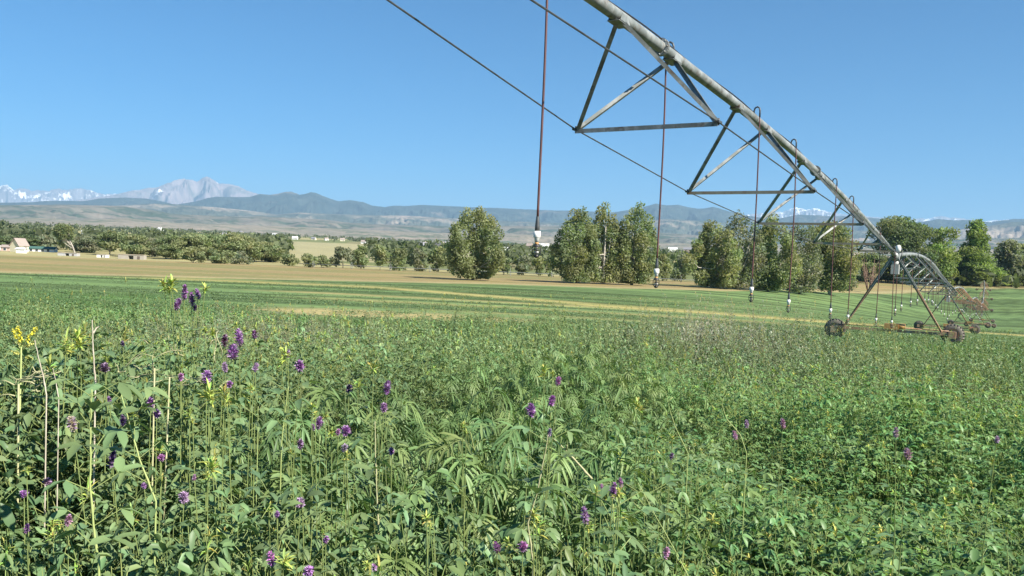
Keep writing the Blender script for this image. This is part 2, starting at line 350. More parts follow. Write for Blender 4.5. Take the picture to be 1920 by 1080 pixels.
mountain('granite_mountain', longs, 28000, .14, 250, M['longsrock'], jag=.0003, freq=70, nr=60, seed=2, lo=-36, hi=0)
mountain('forested_mountains', blue1, 17000, .20, 200, M['forest'], jag=.0002, freq=50, nr=70, seed=3, gul=.55)
mountain('forested_ridge', blue2, 12000, .22, 150, M['forest2'], jag=.0002, freq=60, nr=60, seed=4, gul=.55)
mountain('foothill', mesa, 7500, .24, 90, M['scrub'], jag=.0001, gul=.5, freq=40, nr=50, seed=5, step=.08)
mountain('grassy_foothill', mesa2, 4800, .28, 60, M['scrub2'], jag=.0001, gul=.4, freq=40, nr=50, seed=6, step=.08)

# ------------------------------------------------------------------ trees
def leafquads(cent, size, col, jitter=.3):
    """leaf clumps: bent quads facing everywhere"""
    n = len(cent); d = rng.normal(size=(n, 3)); d /= np.linalg.norm(d, axis=1)[:, None]
    a = np.cross(d, rng.normal(size=(n, 3))); a /= np.linalg.norm(a, axis=1)[:, None]; b_ = np.cross(d, a)
    s = (size * rng.uniform(.6, 1.4, n))[:, None]
    V = np.stack([cent - a * s, cent - b_ * s * .55 + d * s * .2, cent + a * s, cent + b_ * s * .55 + d * s * .2], 1).reshape(-1, 3)
    C = np.repeat(np.concatenate([col, np.ones((n, 1))], 1), 4, 0)
    return V, np.arange(4 * n), np.full(n, 4), C
def tree(name, label, x0, x1, top, base, Y, style='round', col=(.085, .125, .04), trunk=None, lean=0, dens=1.25, group=None, cat='tree', bark='bark', seed=0, thick=.9, basex=None, low=.06, zbase=None):
    """crown between x0 and x1, top to base, standing Y metres off"""
    r = np.random.default_rng(seed + 1000)
    bx = basex if basex is not None else (x0 + x1) / 2
    P = at(bx, base, Y); z0 = zbase if zbase is not None else h1(P[0], P[1])
    hgt = at((x0 + x1) / 2, top, Y)[2] - z0; wid = (x1 - x0) / F * Y
    cx = ((x0 + x1) / 2 - bx) / F * Y
    root = empty(name, (P[0], P[1], z0), label, cat, group)
    lobes = []
    if style == 'poplar':
        wid *= 1.06
        nl = max(5, int(wid / 2.0))
        for k in range(nl):
            f = (k + .5) / nl * 2 - 1; edge = 1 - .34 * abs(f) ** 1.7
            th = hgt * edge * r.uniform(.88, 1.02); w = wid / nl * r.uniform(1.1, 1.45)
            x = cx + f * wid * .49; y = r.uniform(-.35, .35) * wid
            for q in np.linspace(low + .04, 1, 9):
                zz = th * q * .96 - w * .2; spread = min(1, .12 + 2.0 * q) * (1 - .30 * max(0, q - .6) / .4)
                lobes.append((x * spread + r.normal() * w * .18, y * spread + r.normal() * w * .2, zz, w * .66 * (1.15 - .35 * q), th * .11))
    elif style == 'round':
        n = 30
        for k in range(n):
            a = r.uniform(0, 6.28); q = r.uniform(low + .10, .84); rr = math.sqrt(max(0, 1 - ((q - .55) / .5) ** 2)) * r.uniform(.25, .72)
            lobes.append((cx + math.cos(a) * rr * wid / 2, math.sin(a) * rr * wid / 2, hgt * q, wid * r.uniform(.15, .23), hgt * r.uniform(.08, .14)))
        lobes.append((cx, 0, hgt * .86, wid * .2, hgt * .10))
    elif style == 'cone':
        for q in np.linspace(low + .05, .97, 13):
            for j in range(3):
                a = r.uniform(0, 6.28); rr = wid * .5 * min(.8, 1.12 - q) * r.uniform(.2, .95)
                lobes.append((cx + math.cos(a) * rr, math.sin(a) * rr, hgt * q, wid * .24 * (1.25 - q), hgt * .08))
    elif style == 'bush':
        for k in range(16):
            a = r.uniform(0, 6.28); q = r.uniform(.12, .85); rr = r.uniform(0, .75) * math.sqrt(1 - q * q * .8)
            lobes.append((cx + math.cos(a) * rr * wid / 2, math.sin(a) * rr * wid / 2, hgt * q, wid * .2, hgt * .16))
    cen = []; cols = []
    c0 = np.array(col)
    size = max(.16, Y * .00135)
    for (x, y, z, w, h_) in lobes:
        area = w * w + w * h_ * 1.5
        n = int(min(1500, max(50, 7.5 * dens * area / size ** 2 / 3)))
        d = r.normal(size=(n, 3)); d /= np.linalg.norm(d, axis=1)[:, None]; d *= (r.uniform(.15, 1.12, (n, 1)) ** .55)
        keep = vnoise(d[:, 0] * 2.5 + x, d[:, 2] * 2.5 + z, seed) > .20
        d = d[keep]
        c_ = np.stack([x + d[:, 0] * w, y + d[:, 1] * w, z + d[:, 2] * h_], 1); cen.append(c_)
        tone = r.uniform(.82, 1.2); jj = r.uniform(.75, 1.3, (len(c_), 1)) * tone * (1 + .0 * d[:, 2:3])
        cc = c0[None] * jj; cc[:, 0] *= r.uniform(.85, 1.08); cols.append(cc)
    cen = np.concatenate(cen); cols = np.concatenate(cols); cen = cen[:]; ok = cen[:, 2] > hgt * low * .4
    cen = cen[ok]; cols = cols[ok]
    cen[:, 0] += lean * cen[:, 2]
    a = Arr(); V, L, T, C = leafquads(cen, size, cols); a.add(V, L, T, C); a.build('crown', M['tree_leaf'], root)
    mb = MB(); tr = max(.12, hgt * .018 * thick)
    if style == 'bush':
        for k in range(4):
            e = lobes[k * 2]; mb.tube([(0, 0, -.2), (e[0] * .5, e[1] * .5, e[2] * .6), (e[0], e[1], e[2])], [tr * .6, tr * .4, tr * .15], 5)
    else:
        th = .8 if style == 'cone' else .5
        mb.tube([(0, 0, -.3), (r.normal() * .2 + lean * hgt * .2 + cx * .15, r.normal() * .2, hgt * .22), (cx * .5 + lean * hgt * .45, r.normal() * .3, hgt * th), (cx * .8 + lean * hgt * .7, 0, hgt * (th + .25))], [tr * 1.25, tr, tr * .6, tr * .15], 8)
        for k in range(16 if style != 'cone' else 4):
            e = lobes[r.integers(len(lobes))]; f0 = r.uniform(.12, .4) * hgt
            s = np.array([cx * f0 / hgt + lean * f0, 0, f0]); en = np.array([e[0] + lean * e[2], e[1], max(e[2], f0 + 1)]); md = (s + en) / 2 + np.array([(en - s)[0] * .15, 0, -.05 * hgt])
            mb.tube([s, md, en], [tr * .55, tr * .38, tr * .1], 6)
    mb.build('trunk', M[bark], root)
    return root
G1 = 'cottonwoods along the far edge of the field'
LG = (.260, .280, .145); MG = (.230, .255, .130); DG = (.130, .160, .080); YG = (.220, .275, .095); GR = (.215, .228, .150)
tree('cottonwood_tree', 'freestanding cottonwood with upright plumes, alone left of the first hanging nozzle', 835, 944, 381, 527, 190, 'poplar', MG, basex=886, seed=1, group=G1)
tree('cottonwood_tree', 'leftmost of the three cottonwoods growing crown to crown right of the first hanging nozzle', 1036, 1122, 384, 532, 200, 'poplar', MG, basex=1080, seed=2, group=G1)
tree('cottonwood_tree', 'middle and tallest of the three cottonwoods growing crown to crown', 1090, 1174, 377, 533, 202, 'poplar', LG, basex=1130, seed=3, group=G1)
tree('cottonwood_tree', 'rightmost of the three cottonwoods growing crown to crown, behind the second nozzle hose', 1140, 1234, 384, 535, 205, 'poplar', MG, basex=1184, seed=4, group=G1)
tree('cottonwood_tree', 'broad sloping cottonwood at the left end of the grove beyond the second hose', 1284, 1385, 402, 539, 215, 'poplar', LG, basex=1345, seed=5, group=G1)
tree('cottonwood_tree', 'tall cottonwood with pale bare trunk showing, just left of the third hanging hose', 1340, 1432, 394, 541, 218, 'poplar', GR, basex=1382, seed=6, group=G1, dens=.75)
tree('cottonwood_tree', 'dense cottonwood between the third and fourth hanging hoses', 1395, 1490, 396, 542, 222, 'poplar', LG, basex=1440, seed=7, group=G1)
tree('cottonwood_tree', 'thin greyish cottonwood right behind the fourth hanging hose', 1450, 1540, 403, 541, 230, 'poplar', GR, basex=1500, seed=8, group=G1, dens=.7)
tree('willow_tree', 'olive brown round tree behind the fifth hanging hose', 1498, 1612, 408, 540, 250, 'round', (.23,.24,.12), basex=1555, seed=9, dens=1.2, low=.0)
tree('shade_tree', 'dark open-crowned tree rising behind the irrigation tower top', 1622, 1745, 399, 540, 400, 'round', (.17, .20, .10), basex=1680, seed=10, dens=1.2, low=.0, bark='bark_dark')
tree('shade_tree', 'smaller yellow green tree right of the tower, in front of the dark tree', 1725, 1800, 420, 542, 405, 'round', YG, basex=1768, seed=11, low=.0)
tree('shade_tree', 'big bright green pyramid-shaped tree, the tallest right of the tower', 1768, 1882, 416, 545, 412, 'cone', YG, basex=1812, seed=12, low=.04, bark='bark_dark', dens=1.5)
tree('shade_tree', 'greyish green tree with a pale trunk at the right edge of the field', 1858, 1915, 444, 546, 418, 'round', GR, basex=1892, seed=13, low=.12)
tree('shade_tree', 'last dull green tree, cut by the right border', 1895, 1965, 452, 547, 422, 'round', MG, basex=1932, seed=14)
tree('bush', 'low dark bush between the tall pyramid tree and the pale trunk', 1845, 1882, 500, 546, 425, 'bush', DG, seed=15, cat='bush')
tree('shade_tree', 'green tree standing behind the tower legs, below the dark open crown', 1600, 1660, 470, 541, 385, 'round', MG, seed=16, low=.1)
tree('shade_tree', 'dark green tree beneath the yellow green one, behind the curved second span', 1700, 1760, 462, 543, 395, 'round', DG, seed=17, low=.15)
# left hand belt
tree('shade_tree', 'lone tree with a long leaning trunk behind the white fence line', 95, 140, 418, 474, 356, 'round', (.18,.21,.10), basex=141, lean=0, seed=20, low=.42, thick=1.3)
tree('shade_tree', 'round tree with a crooked pale trunk beside the leaning one', 178, 236, 430, 482, 352, 'round', MG, basex=205, seed=21, low=.25, thick=1.2)
GB = 'belt of trees between the stubble and the houses'
belt = [(-30, 30, 438, 470, DG, 'far left belt tree cut by the picture edge'), (22, 66, 436, 468, DG, 'dark tree right behind the white barn'), (62, 104, 437, 470, GR, 'greyish tree behind the long white wall'),
        (138, 184, 438, 478, GR, 'grey green tree between the two pale trunks'), (232, 278, 434, 484, MG, 'tree over the arched stone shed'), (262, 306, 440, 486, GR, 'dull tree right of the arched stone shed'),
        (298, 344, 434, 487, MG, 'middle belt tree right beside the dull one'), (335, 386, 431, 488, LG, 'broad pale green belt tree'), (375, 424, 433, 489, MG, 'tree with a twin domed crown in the belt'),
        (412, 462, 430, 490, LG, 'highest round tree near the end of the belt'), (448, 488, 440, 492, MG, 'last close-packed belt tree before the gap'), (470, 526, 449, 496, MG, 'separate tree with pale trunk at the edge of the yellow field gap')]
for i, (x0, x1, tp, bs, cc, lb) in enumerate(belt):
    tree('belt_tree', lb, x0 - 9, x1 + 9, tp + 3, bs, 372 + (i % 3) * 9 - (0 if i < 4 else 40), 'round', cc, seed=30 + i, group=GB, low=.02, dens=1.1)
bush = [(340, 386, 462, 489), (386, 440, 464, 491), (430, 476, 468, 493), (522, 562, 473, 498), (556, 600, 474, 499), (585, 622, 478, 500), (618, 668, 462, 502), (655, 700, 456, 503), (690, 735, 458, 505), (728, 768, 462, 507), (760, 800, 466, 508), (795, 842, 458, 510), (838, 868, 470, 512), (925, 962, 478, 515), (955, 1000, 476, 517), (990, 1030, 479, 519), (1020, 1056, 474, 521), (1222, 1262, 474, 528), (1255, 1300, 470, 530), (1290, 1330, 482, 533), (1100, 1140, 485, 525), (1170, 1210, 480, 527)]
bush += [(1340, 1390, 478, 541), (1400, 1446, 484, 543), (1455, 1500, 480, 543), (1520, 1570, 486, 543), (1570, 1612, 480, 543), (1690, 1740, 496, 545), (1740, 1790, 500, 546), (1846, 1880, 506, 547), (1880, 1925, 508, 548), (1640, 1690, 498, 544), (1590, 1630, 505, 543)]
bl = ['round bush in front of the broad pale belt tree', 'second round bush before the belt', 'bush below the highest belt tree', 'low bush just right of the pale trunk tree', 'low spruce-like bush in the gap before the yellow field', 'lowest bush beneath the yellow field', 'olive bush at the right end of the yellow field', 'tall brownish bush right of the yellow field', 'greyish bush with dark hollows', 'bush left of the cream coloured house', 'bush right below the cream coloured house', 'tall bush against the left side of the lone cottonwood', 'bush tucked behind the lone cottonwood', 'bush below the white gabled house', 'bush below the small white shed', 'bush straight below the first hanging nozzle', 'bush touching the left cottonwood of the three', 'brownish bush right behind the second nozzle hose', 'dull bush left of the grove', 'bush at the foot of the broad sloping cottonwood', 'bush seen between left and middle cottonwood trunks', 'bush seen between middle and right cottonwood trunks', 'bush low between the grove trunks, left', 'bush low in the grove, right beside the third hose', 'bush low in the grove under the fourth hose', 'bush under the olive brown round tree', 'bush right of the olive brown tree, under the fifth hose', 'low bush right behind the tower top, under the dark tree', 'low bush under the yellow green tree', 'low bush between the pyramid tree and the pale trunk', 'low bush at the right picture edge below the pale trunk', 'low bush behind the tower frame, under the dark crown', 'low bush right of the leafless reddish tree']
for i, ((x0, x1, tp, bs), lb) in enumerate(zip(bush, bl)):
    tree('bush', lb, x0, x1, tp, bs, (285 if x0 < 1580 else 405) + (i % 4) * 6, 'bush', (LG, MG, GR, MG)[i % 4], seed=60 + i, group='bushes along the field edge', cat='bush', dens=1.3)

# far woods on the plain: nobody could count these
a = Arr(); cen = []; cols = []
rw = np.random.default_rng(99)
for k in range(5200):
    Y = rw.choice([rw.uniform(400, 700), rw.uniform(700, 1500), rw.uniform(1500, 3600)], p=[.22, .4, .38]); px = rw.uniform(-150, 2080)
    X = (px - 960) / F * Y
    if fbm(np.array([X / 220 + 5]), np.array([Y / 90]), 2, 77)[0] < .50: continue
    if 540 < px < 690 and 380 < Y < 1350: continue
    z = h1(X, Y); hh = rw.uniform(5, 12); w = hh * rw.uniform(.5, .9); n = 26
    d = rw.normal(size=(n, 3)); d /= np.linalg.norm(d, axis=1)[:, None]; d *= rw.uniform(.5, 1, (n, 1))
    cen.append(np.stack([X + d[:, 0] * w, Y + d[:, 1] * w, z + hh * .5 + d[:, 2] * hh * .5], 1))
    cols.append(np.array([.125, .150, .080]) * rw.uniform(.7, 1.3) * rw.uniform(.8, 1.2, (n, 1)))
V, L, T, C = leafquads(np.concatenate(cen), 1.9, np.concatenate(cols)); a.add(V, L, T, C)
tag(a.build('far_woods', M['tree_leaf']), kind='stuff')
# bare sapling behind the tower
P = at(1628, 541, 300); root = empty('bare_tree', (P[0], P[1], h1(P[0], P[1])), 'leafless reddish brown tree seen left of the tower leg', 'tree')
mb = MB(); rr = random.Random(4)
for k in range(16):
    a0 = rr.uniform(-1, 1); hh = rr.uniform(6, 12.5)
    pts = [(0, 0, -.2), (a0 * 1.2, rr.uniform(-.6, .6), hh * .35), (a0 * 2.6 + rr.uniform(-.5, .5), rr.uniform(-1.5, 1.5), hh * .7), (a0 * 3.4 + rr.uniform(-.8, .8), rr.uniform(-2, 2), hh)]
    mb.tube(pts, [.16, .13, .09, .03], 5)
    for j in range(5):
        s = np.array(pts[2]) * rr.uniform(.6, 1.1); mb.tube([s, s + np.array([rr.uniform(-1.5, 1.5), rr.uniform(-1, 1), rr.uniform(.6, 2)])], [.06, .02], 4)
mb.build('trunk', simple('red_twig', (.30, .20, .14), (.20, .12, .09), 1, .9), root)

# ------------------------------------------------------------------ houses and farm buildings
def wallm(n, c): M[n] = simple(n, c, tuple(v * .9 for v in c), .5, .8)
wallm('w_white', (.78, .78, .75)); wallm('w_cream', (.70, .64, .46)); wallm('w_tan', (.50, .42, .32)); wallm('w_grey', (.42, .42, .42)); wallm('w_pink', (.55, .40, .33)); wallm('w_stone', (.36, .33, .28))
wallm('r_grey', (.22, .22, .24)); wallm('r_brown', (.30, .25, .22)); wallm('r_white', (.72, .72, .72)); wallm('r_dark', (.08, .08, .09)); wallm('green_roof', (.05, .12, .10))
M['glass'] = simple('window_glass', (.04, .05, .06), (.07, .08, .09), 1, .2); M['doorm'] = simple('door_paint', (.15, .12, .10), None, 1, .7)
def house(name, label, px, py, Y, w, h, d, wm, rm, roof=.45, nwin=3, rz=0, cat='house', group=None, door=True):
    P = at(px, py, Y); z0 = h1(P[0], P[1])
    root = empty(name, (P[0], P[1], z0), label, cat, group, rz=math.radians(rz))
    z0_ = P[2] - z0 if P[2] - z0 > 0 else 0           # plinth down to the ground
    mb = MB(); mb.box((0, 0, h / 2 - .5), (w, d, h + 1)); rh = d * roof if roof else 0
    if roof:
        mb.add([(-w / 2, -d / 2, h), (-w / 2, d / 2, h), (-w / 2, 0, h + rh), (w / 2, -d / 2, h), (w / 2, d / 2, h), (w / 2, 0, h + rh)], [(0, 2, 1), (3, 4, 5)])
    mb.build('wall', M[wm], root)
    mr = MB()
    if roof:
        for sgn in (-1, 1):
            n = np.array([0, sgn * rh, d / 2]); n = n / np.linalg.norm(n); tt = np.array([0, -sgn * d / 2, rh]); L = np.linalg.norm(tt); tt /= L
            c = np.array([0, sgn * d / 4, h + rh / 2]) + n * .10 - tt * .12; mr.box(c, (w + .8, L + .35, .16), (np.array([1, 0, 0]), tt, n))
    else: mr.box((0, 0, h + .1), (w + .5, d + .5, .2))
    ro = mr.build('roof', M[rm], root)
    if cat == 'house':
        mc = MB(); mc.box((w * .25, 0, h + rh + .25), (.8, .8, 1.3)); mc.build('chimney', M['w_tan'], ro)
    for k in range(nwin):
        x = -w / 2 + (k + 1) * w / (nwin + 1 + (1 if door else 0))
        mw = MB(); mw.box((x, -d / 2 - .02, h * .55), (1.3, .08, 1.3)); f = mw.build('window', M['w_white'], root)
        mg = MB(); mg.box((x, -d / 2 - .07, h * .55), (1.05, .04, 1.05)); mg.build('pane', M['glass'], f)
    if door:
        md = MB(); md.box((w / 2 - w / (nwin + 2), -d / 2 - .03, 1.0), (1.1, .07, 2.1)); md.build('door', M['doorm'], root)
    return root
house('white_barn', 'cream white barn with a steep gable, at the far left of the stubble', 36, 473, 345, 4.2, 2.5, 5.2, 'w_cream', 'r_brown', .56, 1, 68, 'barn')
house('small_shed', 'small white shed standing right in front of the cream white barn', 40, 478, 332, 3.0, 1.5, 2.2, 'w_white', 'r_white', .2, 0, 0, 'shed', door=False)
house('farm_shed', 'low orange tan shed left of the cream white barn', 13, 469, 350, 3.4, 1.5, 3, 'w_pink', 'r_brown', .3, 1, 0, 'shed', door=False)
house('farm_shed', 'low white shed cut by the left picture edge', -8, 467, 352, 3.6, 1.3, 3, 'w_white', 'r_white', .2, 1, 0, 'shed', door=False)
house('long_shed', 'long low white shed with a green roof behind the white barn', 78, 470, 360, 12, 1.2, 3, 'w_white', 'green_roof', .28, 4, 0, 'shed', door=False)
def stone_shed(label, x0, x1, top, base, Y, wm, arch):
    P = at((x0 + x1) / 2, base, Y); z0 = h1(P[0], P[1]); w = (x1 - x0) / F * Y; h = max(1.0, (base - top) * .75 / F * Y)
    root = empty('stone_shed', (P[0], P[1], z0), label, 'shed', 'low sheds along the stubble')
    mb = MB(); mb.box((-w * .3, 0, h / 2 - .3), (w * .4, 2.4, h + .6)); mb.box((w * .3, 0, h / 2 - .3), (w * .4, 2.4, h + .6)); mb.box((0, 0, h * .9), (w * .2, 2.4, h * .2)); mb.box((0, 1.0, h * .35), (w * .2, .3, h * .8)); mb.build('wall', M[wm], root)
    mr = MB(); mr.box((0, 0, h + .08), (w * 1.02, 2.7, .14)); mr.build('roof', M['w_tan'], root)
    md = MB(); md.box((w * .3, -1.23, h * .4), (w * .1, .06, h * .7)); md.build('door', M['doorm'], root)
stone_shed('grey stone shed with a dark arch beneath the leaning tree', 111, 147, 472, 479, 322, 'w_grey', 1)
stone_shed('white low shed at the foot of the crooked pale trunk', 184, 202, 474, 481, 318, 'w_white', 1)
stone_shed('tan stone shed with a dark arch and pink end, between belt trees', 224, 272, 474, 485, 310, 'w_stone', 1)
0 and stone_shed('tiny dark shed half hidden at the foot of the belt', 300, 316, 476, 486, 302, 'w_pink', 1)
hs = [(168, 441, 1150, 22, 3.5, 9, 'w_white', 'r_white', 'long white building above the tree belt'),
      (428, 448, 1000, 13, 3.2, 9, 'w_white', 'r_grey', 'white house peeping over the end of the belt'),
      (553, 456, 1500, 15, 4, 10, 'w_white', 'r_white', 'white house at the left end of the yellow field'),
      (588, 455, 1550, 13, 4, 10, 'w_cream', 'r_grey', 'pale house in the dark tree line over the yellow field'),
      (612, 455, 1560, 11, 4, 9, 'w_white', 'r_brown', 'brown roofed white house above the yellow field'),
      (642, 457, 1500, 13, 4, 10, 'w_cream', 'r_brown', 'cream house at the right end of the yellow field'),
      (682, 458, 1350, 13, 4.5, 10, 'w_white', 'r_brown', 'white house half hidden right of the yellow field'),
      (755, 487, 420, 6.0, 2.6, 5, 'w_cream', 'r_brown', 'cream coloured house low among the bushes'),
      (793, 467, 900, 9, 4, 8, 'w_tan', 'r_grey', 'tan house between bushes left of the lone cottonwood'),
      (826, 470, 800, 10, 4, 8, 'w_white', 'r_dark', 'white house with a dark roof left of the lone cottonwood'),
      (842, 470, 780, 8, 5, 8, 'w_white', 'r_grey', 'taller white house touching the lone cottonwood'),
      (949, 482, 620, 9, 4.2, 7, 'w_white', 'r_white', 'white house with two bright gables right of the lone cottonwood'),
      (977, 478, 680, 3, 4.0, 4, 'w_white', 'r_grey', 'narrow white shed between the gabled house and the nozzle'),
      (1000, 482, 640, 12, 3.2, 8, 'w_grey', 'r_grey', 'wide grey roofed house just below the first nozzle'),
      (1018, 470, 900, 12, 4, 8, 'w_white', 'r_white', 'white roofed house right behind the first nozzle'),
      (993, 468, 950, 6, 4, 7, 'w_pink', 'r_brown', 'small pink house left behind the first nozzle'),
      (1104, 474, 820, 9, 4, 8, 'w_white', 'r_white', 'white roof glimpsed between the left and middle cottonwoods'),
      (1152, 468, 900, 8, 5, 8, 'w_pink', 'r_brown', 'pinkish house glimpsed through the middle cottonwood'),
      (1262, 460, 1800, 18, 4, 9, 'w_white', 'r_white', 'white house far off right of the second hose'),
      (1290, 462, 1700, 16, 4, 9, 'w_pink', 'r_grey', 'pink house far off left of the grove'),
      (1606, 470, 1500, 20, 4.5, 9, 'w_pink', 'r_brown', 'pinkish house far off left of the irrigation tower'),
      (605, 411, 7000, 60, 14, 30, 'w_white', 'r_white', 'white building alone high on the foothill'),
      (285, 396, 7300, 90, 14, 30, 'w_cream', 'r_white', 'pale quarry building high on the left foothill')]
for k, (px, py, Y, w, h, d, wm, rm, lb) in enumerate(hs):
    if Y > 5000: continue
    P = at(px, py, Y); g = h1(P[0], P[1])
    if 540 < px < 700: w *= .6; h *= .7; d *= .6
    house('house', lb, px, py, Y, w, max(h, min(h + max(0, P[2] - g), h * 2.2)), d, wm, rm, .42, 3 if w > 7 else 1, (k * 37) % 50 - 25, 'house', 'houses on the plain behind the trees')
# scattered white specks further off: little houses of the town
for k, (px, Y) in enumerate([(1180, 2400), (1330, 2600), (900, 2300), (720, 2100), (515, 2300), (450, 2600), (300, 2500), (1450, 2500), (1900, 2400), (1870, 2700)]):
    P = at(px, 460, Y); house('house', None, px, 455, Y, 15, 6, 12, ('w_white', 'w_cream')[k % 2], ('r_white', 'r_grey')[k % 2], .35, 3, k * 31 % 60 - 30, 'house', 'tiny pale houses of the distant town')['label'] = 'tiny pale house of the distant town on the plain'

# side-roll sprinkler line at the far edge of the stubble, thin pipe on spoked wheels
def side_roll():
    pts = []; Yw = 268
    for px, py in [(560, 495), (700, 500), (845, 499), (900, 503), (1000, 508), (1100, 511), (1200, 512), (1330, 516), (1500, 521)]:
        p = at(px, py, Yw - (px - 560) * .03); pts.append(p)
    root = empty('side_roll_sprinkler', (pts[0][0], pts[0][1], h1(pts[0][0], pts[0][1])), 'long thin side-roll irrigation pipe on spoked wheels in front of the bushes', 'irrigation line')
    o0 = np.array(root.location)
    pp = [np.array([p[0], p[1], h1(p[0], p[1]) + 1.35]) - o0 for p in pts]
    mb = MB(); mb.tube(pp, .10, 6); mb.build('pipe', M['steel'], root)
    A = pp[0]; tot = pp[-1][0] - A[0]
    for k in range(12):
        x = A[0] + tot * (k + .4) / 12; q = np.array([np.interp(x, [p[0] for p in pp], [p[j] for p in pp]) for j in range(3)])
        mw = MB(); R = 1.0; ax = pp[-1] - pp[0]; ax = ax / np.linalg.norm(ax); u1 = np.cross(ax, [0, 0, 1]); u1 /= np.linalg.norm(u1); u2 = np.cross(ax, u1)
        ring = [q + R * (u1 * math.cos(i / 20 * 6.2832) + u2 * math.sin(i / 20 * 6.2832)) for i in range(21)]; mw.tube(ring, .05, 5)
        for i in range(0, 20, 3): mw.bar(q, ring[i], .05, .03, up=ax)
        mw.build('wheel', M['steel'], root)
side_roll()

# ------------------------------------------------------------------ the centre-pivot machine
PHI = math.radians(31.474580)
T1 = np.array([17.88032, 40.02243]); U1 = np.array([math.sin(PHI), math.cos(PHI)])
towers = [T1 - U1 * 54.4, T1, np.array([44.2, 86.5]), np.array([71.2, 132.5]), np.array([98.2, 178.5]), np.array([124.5, 225.5]), np.array([150.5, 272.5]), np.array([176.5, 319]), np.array([202, 366.0])]
piv = empty('center_pivot_irrigator', (T1[0], T1[1], h1(*T1)), 'long galvanised centre pivot irrigation machine on rusty wheeled towers crossing the field', 'irrigation machine')
O = np.array(piv.location)
def ptop(i):
    x, y = towers[i]; z = h1(x, y) + 3.93
    if i == 0: z = 3.60 + CZ
    if i == 1: z = 1.0262 + CZ
    return np.array([x, y, z])
DW = {0: ([.709, 1.351, 1.593, 1.674, 1.453, .98, .75, .5], [.684, 1.158, 1.466, 1.443, 1.263, .73, .6, .45])}
DWF = ([.709, 1.351, 1.593, 1.674, 1.674, 1.593, 1.351, .709], [.684, 1.158, 1.40, 1.443, 1.443, 1.40, 1.158, .684])
def build_span(i, detail):
    Tb = ptop(i); Ta = ptop(i + 1)          # distance s runs back from the far tower Ta
    d = Tb[:2] - Ta[:2]; Ls = np.linalg.norm(d); d /= Ls; cr = np.array([-d[1], d[0]]); v = np.array([cr[0], cr[1], 0]); 
    if v @ np.array([1, -.5, 0]) < 0: v = -v
    k2 = -0.00183686
    def P(s, o=0, dz=0):
        z = Ta[2] + (Tb[2] - Ta[2]) * s / Ls + (-k2) * s * (Ls - s)
        return np.array([Ta[0] + d[0] * s, Ta[1] + d[1] * s, z + dz]) + v * o - O
    R = .098
    mb = MB(); ss = np.linspace(.15, Ls - .15, 41 if detail else 17); mb.tube([P(s) for s in ss], R, 20 if detail else 10)
    ax = lambda s: (P(s + .05) - P(s - .05)) / np.linalg.norm(P(s + .05) - P(s - .05))
    span = mb.build('span', M['steel'], piv)
    if detail:
        for s in (5.6, 17.5, 29.7, 41.8):
            mf = MB()
            for q in (-.022, .022): mf.lathe(P(s + q), [(R, -.012), (.155, -.012), (.155, .012), (R, .012)], ax(s), 24, False)
            for k in range(8):
                a_ = k / 8 * 6.2832; e = ax(s); u1 = np.cross(e, [0, 0, 1]); u1 /= np.linalg.norm(u1); u2 = np.cross(e, u1); c_ = P(s) + .132 * (u1 * math.cos(a_) + u2 * math.sin(a_)); mf.tube([c_ - e * .06, c_ + e * .06], .013, 6)
            mf.build('pipe_flange', M['steel'], span)
        mc = MB(); mc.tube([P(s, .03 * math.sin(s * 1.3), R + .03) for s in np.linspace(.3, Ls - .3, 90)], .014, 6); mc.build('power_cable', M['black'], span)
    nodes = []; dep8, wid8 = DW.get(i, DWF)
    sp = 6.1348 * Ls / 54.4; s0 = 5.730817 * Ls / 54.4; a_ = 1.13744
    mt = MB(); mj = MB()
    for k in range(8):
        s = s0 + k * sp; dp = dep8[k]; wd = wid8[k]
        nl = P(s, -wd, -dp); nr = P(s, wd, -dp); nodes.append((nl, nr))
        for sg in (-1, 1):
            for side, nd in ((-.075, nl), (.075, nr)):
                tp = P(s + sg * a_, side, -R * .9)
                m_ = MB()
                m_.angle(nd, tp, .062, .008, up=(tp - nd)[[1, 0, 2]] * [1, -1, 0] + np.array([0, 0, 1]))
                m_.build('truss_brace', M['steel'] if i < 2 else M['rust'], span)
        m_ = MB()
        m_.angle(nl, nr, .065, .008)
        m_.build('crossbar', M['rust'] if i > 1 else M['steel_tan'] if k < 4 else M['steel'], span)
        if detail:
            for sg in (-1, 1):          # gusset plates under the pipe
                mg = MB(); c_ = P(s + sg * a_, 0, -R - .01); e = ax(s + sg * a_)
                mg.box(c_, (.42, .20, .014), (e, v, np.cross(e, v)))
                for sd_ in (-1, 1):
                    w1 = np.array([0, 0, 1.0])
                    a0 = P(s + sg * a_ - .18, sd_ * .10, -R); a1 = P(s + sg * a_ + .18, sd_ * .10, -R); a2 = P(s + sg * a_ + .10, sd_ * .095, .02); a3 = P(s + sg * a_ - .10, sd_ * .095, .02)
                    o_ = v * .008 * sd_; V = [a0, a1, a2, a3, a0 + o_, a1 + o_, a2 + o_, a3 + o_]
                    mg.add(V, [(0, 1, 2, 3), (7, 6, 5, 4), (0, 4, 5, 1), (1, 5, 6, 2), (2, 6, 7, 3), (3, 7, 4, 0)])
                mg.build('gusset_plate', M['steel'], span)
            for nd in (nl, nr):
                mg = MB(); mg.box(nd, (.16, .07, .035), (np.append(d, 0), v, (0, 0, 1))); mg.tube([nd + np.array([0, 0, -.05]), nd + np.array([0, 0, .06])], .02, 6); mg.build('rod_clamp', M['dark_steel'], span)
    for q in (0, 1):
        pts = [P(.35, (-.1, .1)[q], -.2)] + [n[q] for n in nodes] + [P(Ls - .35, (-.1, .1)[q], -.2)]
        m_ = MB()
        m_.tube(pts, .0125 if detail else .02, 6, smooth=False)
        m_.build('truss_rod', M['dark_steel'], span)
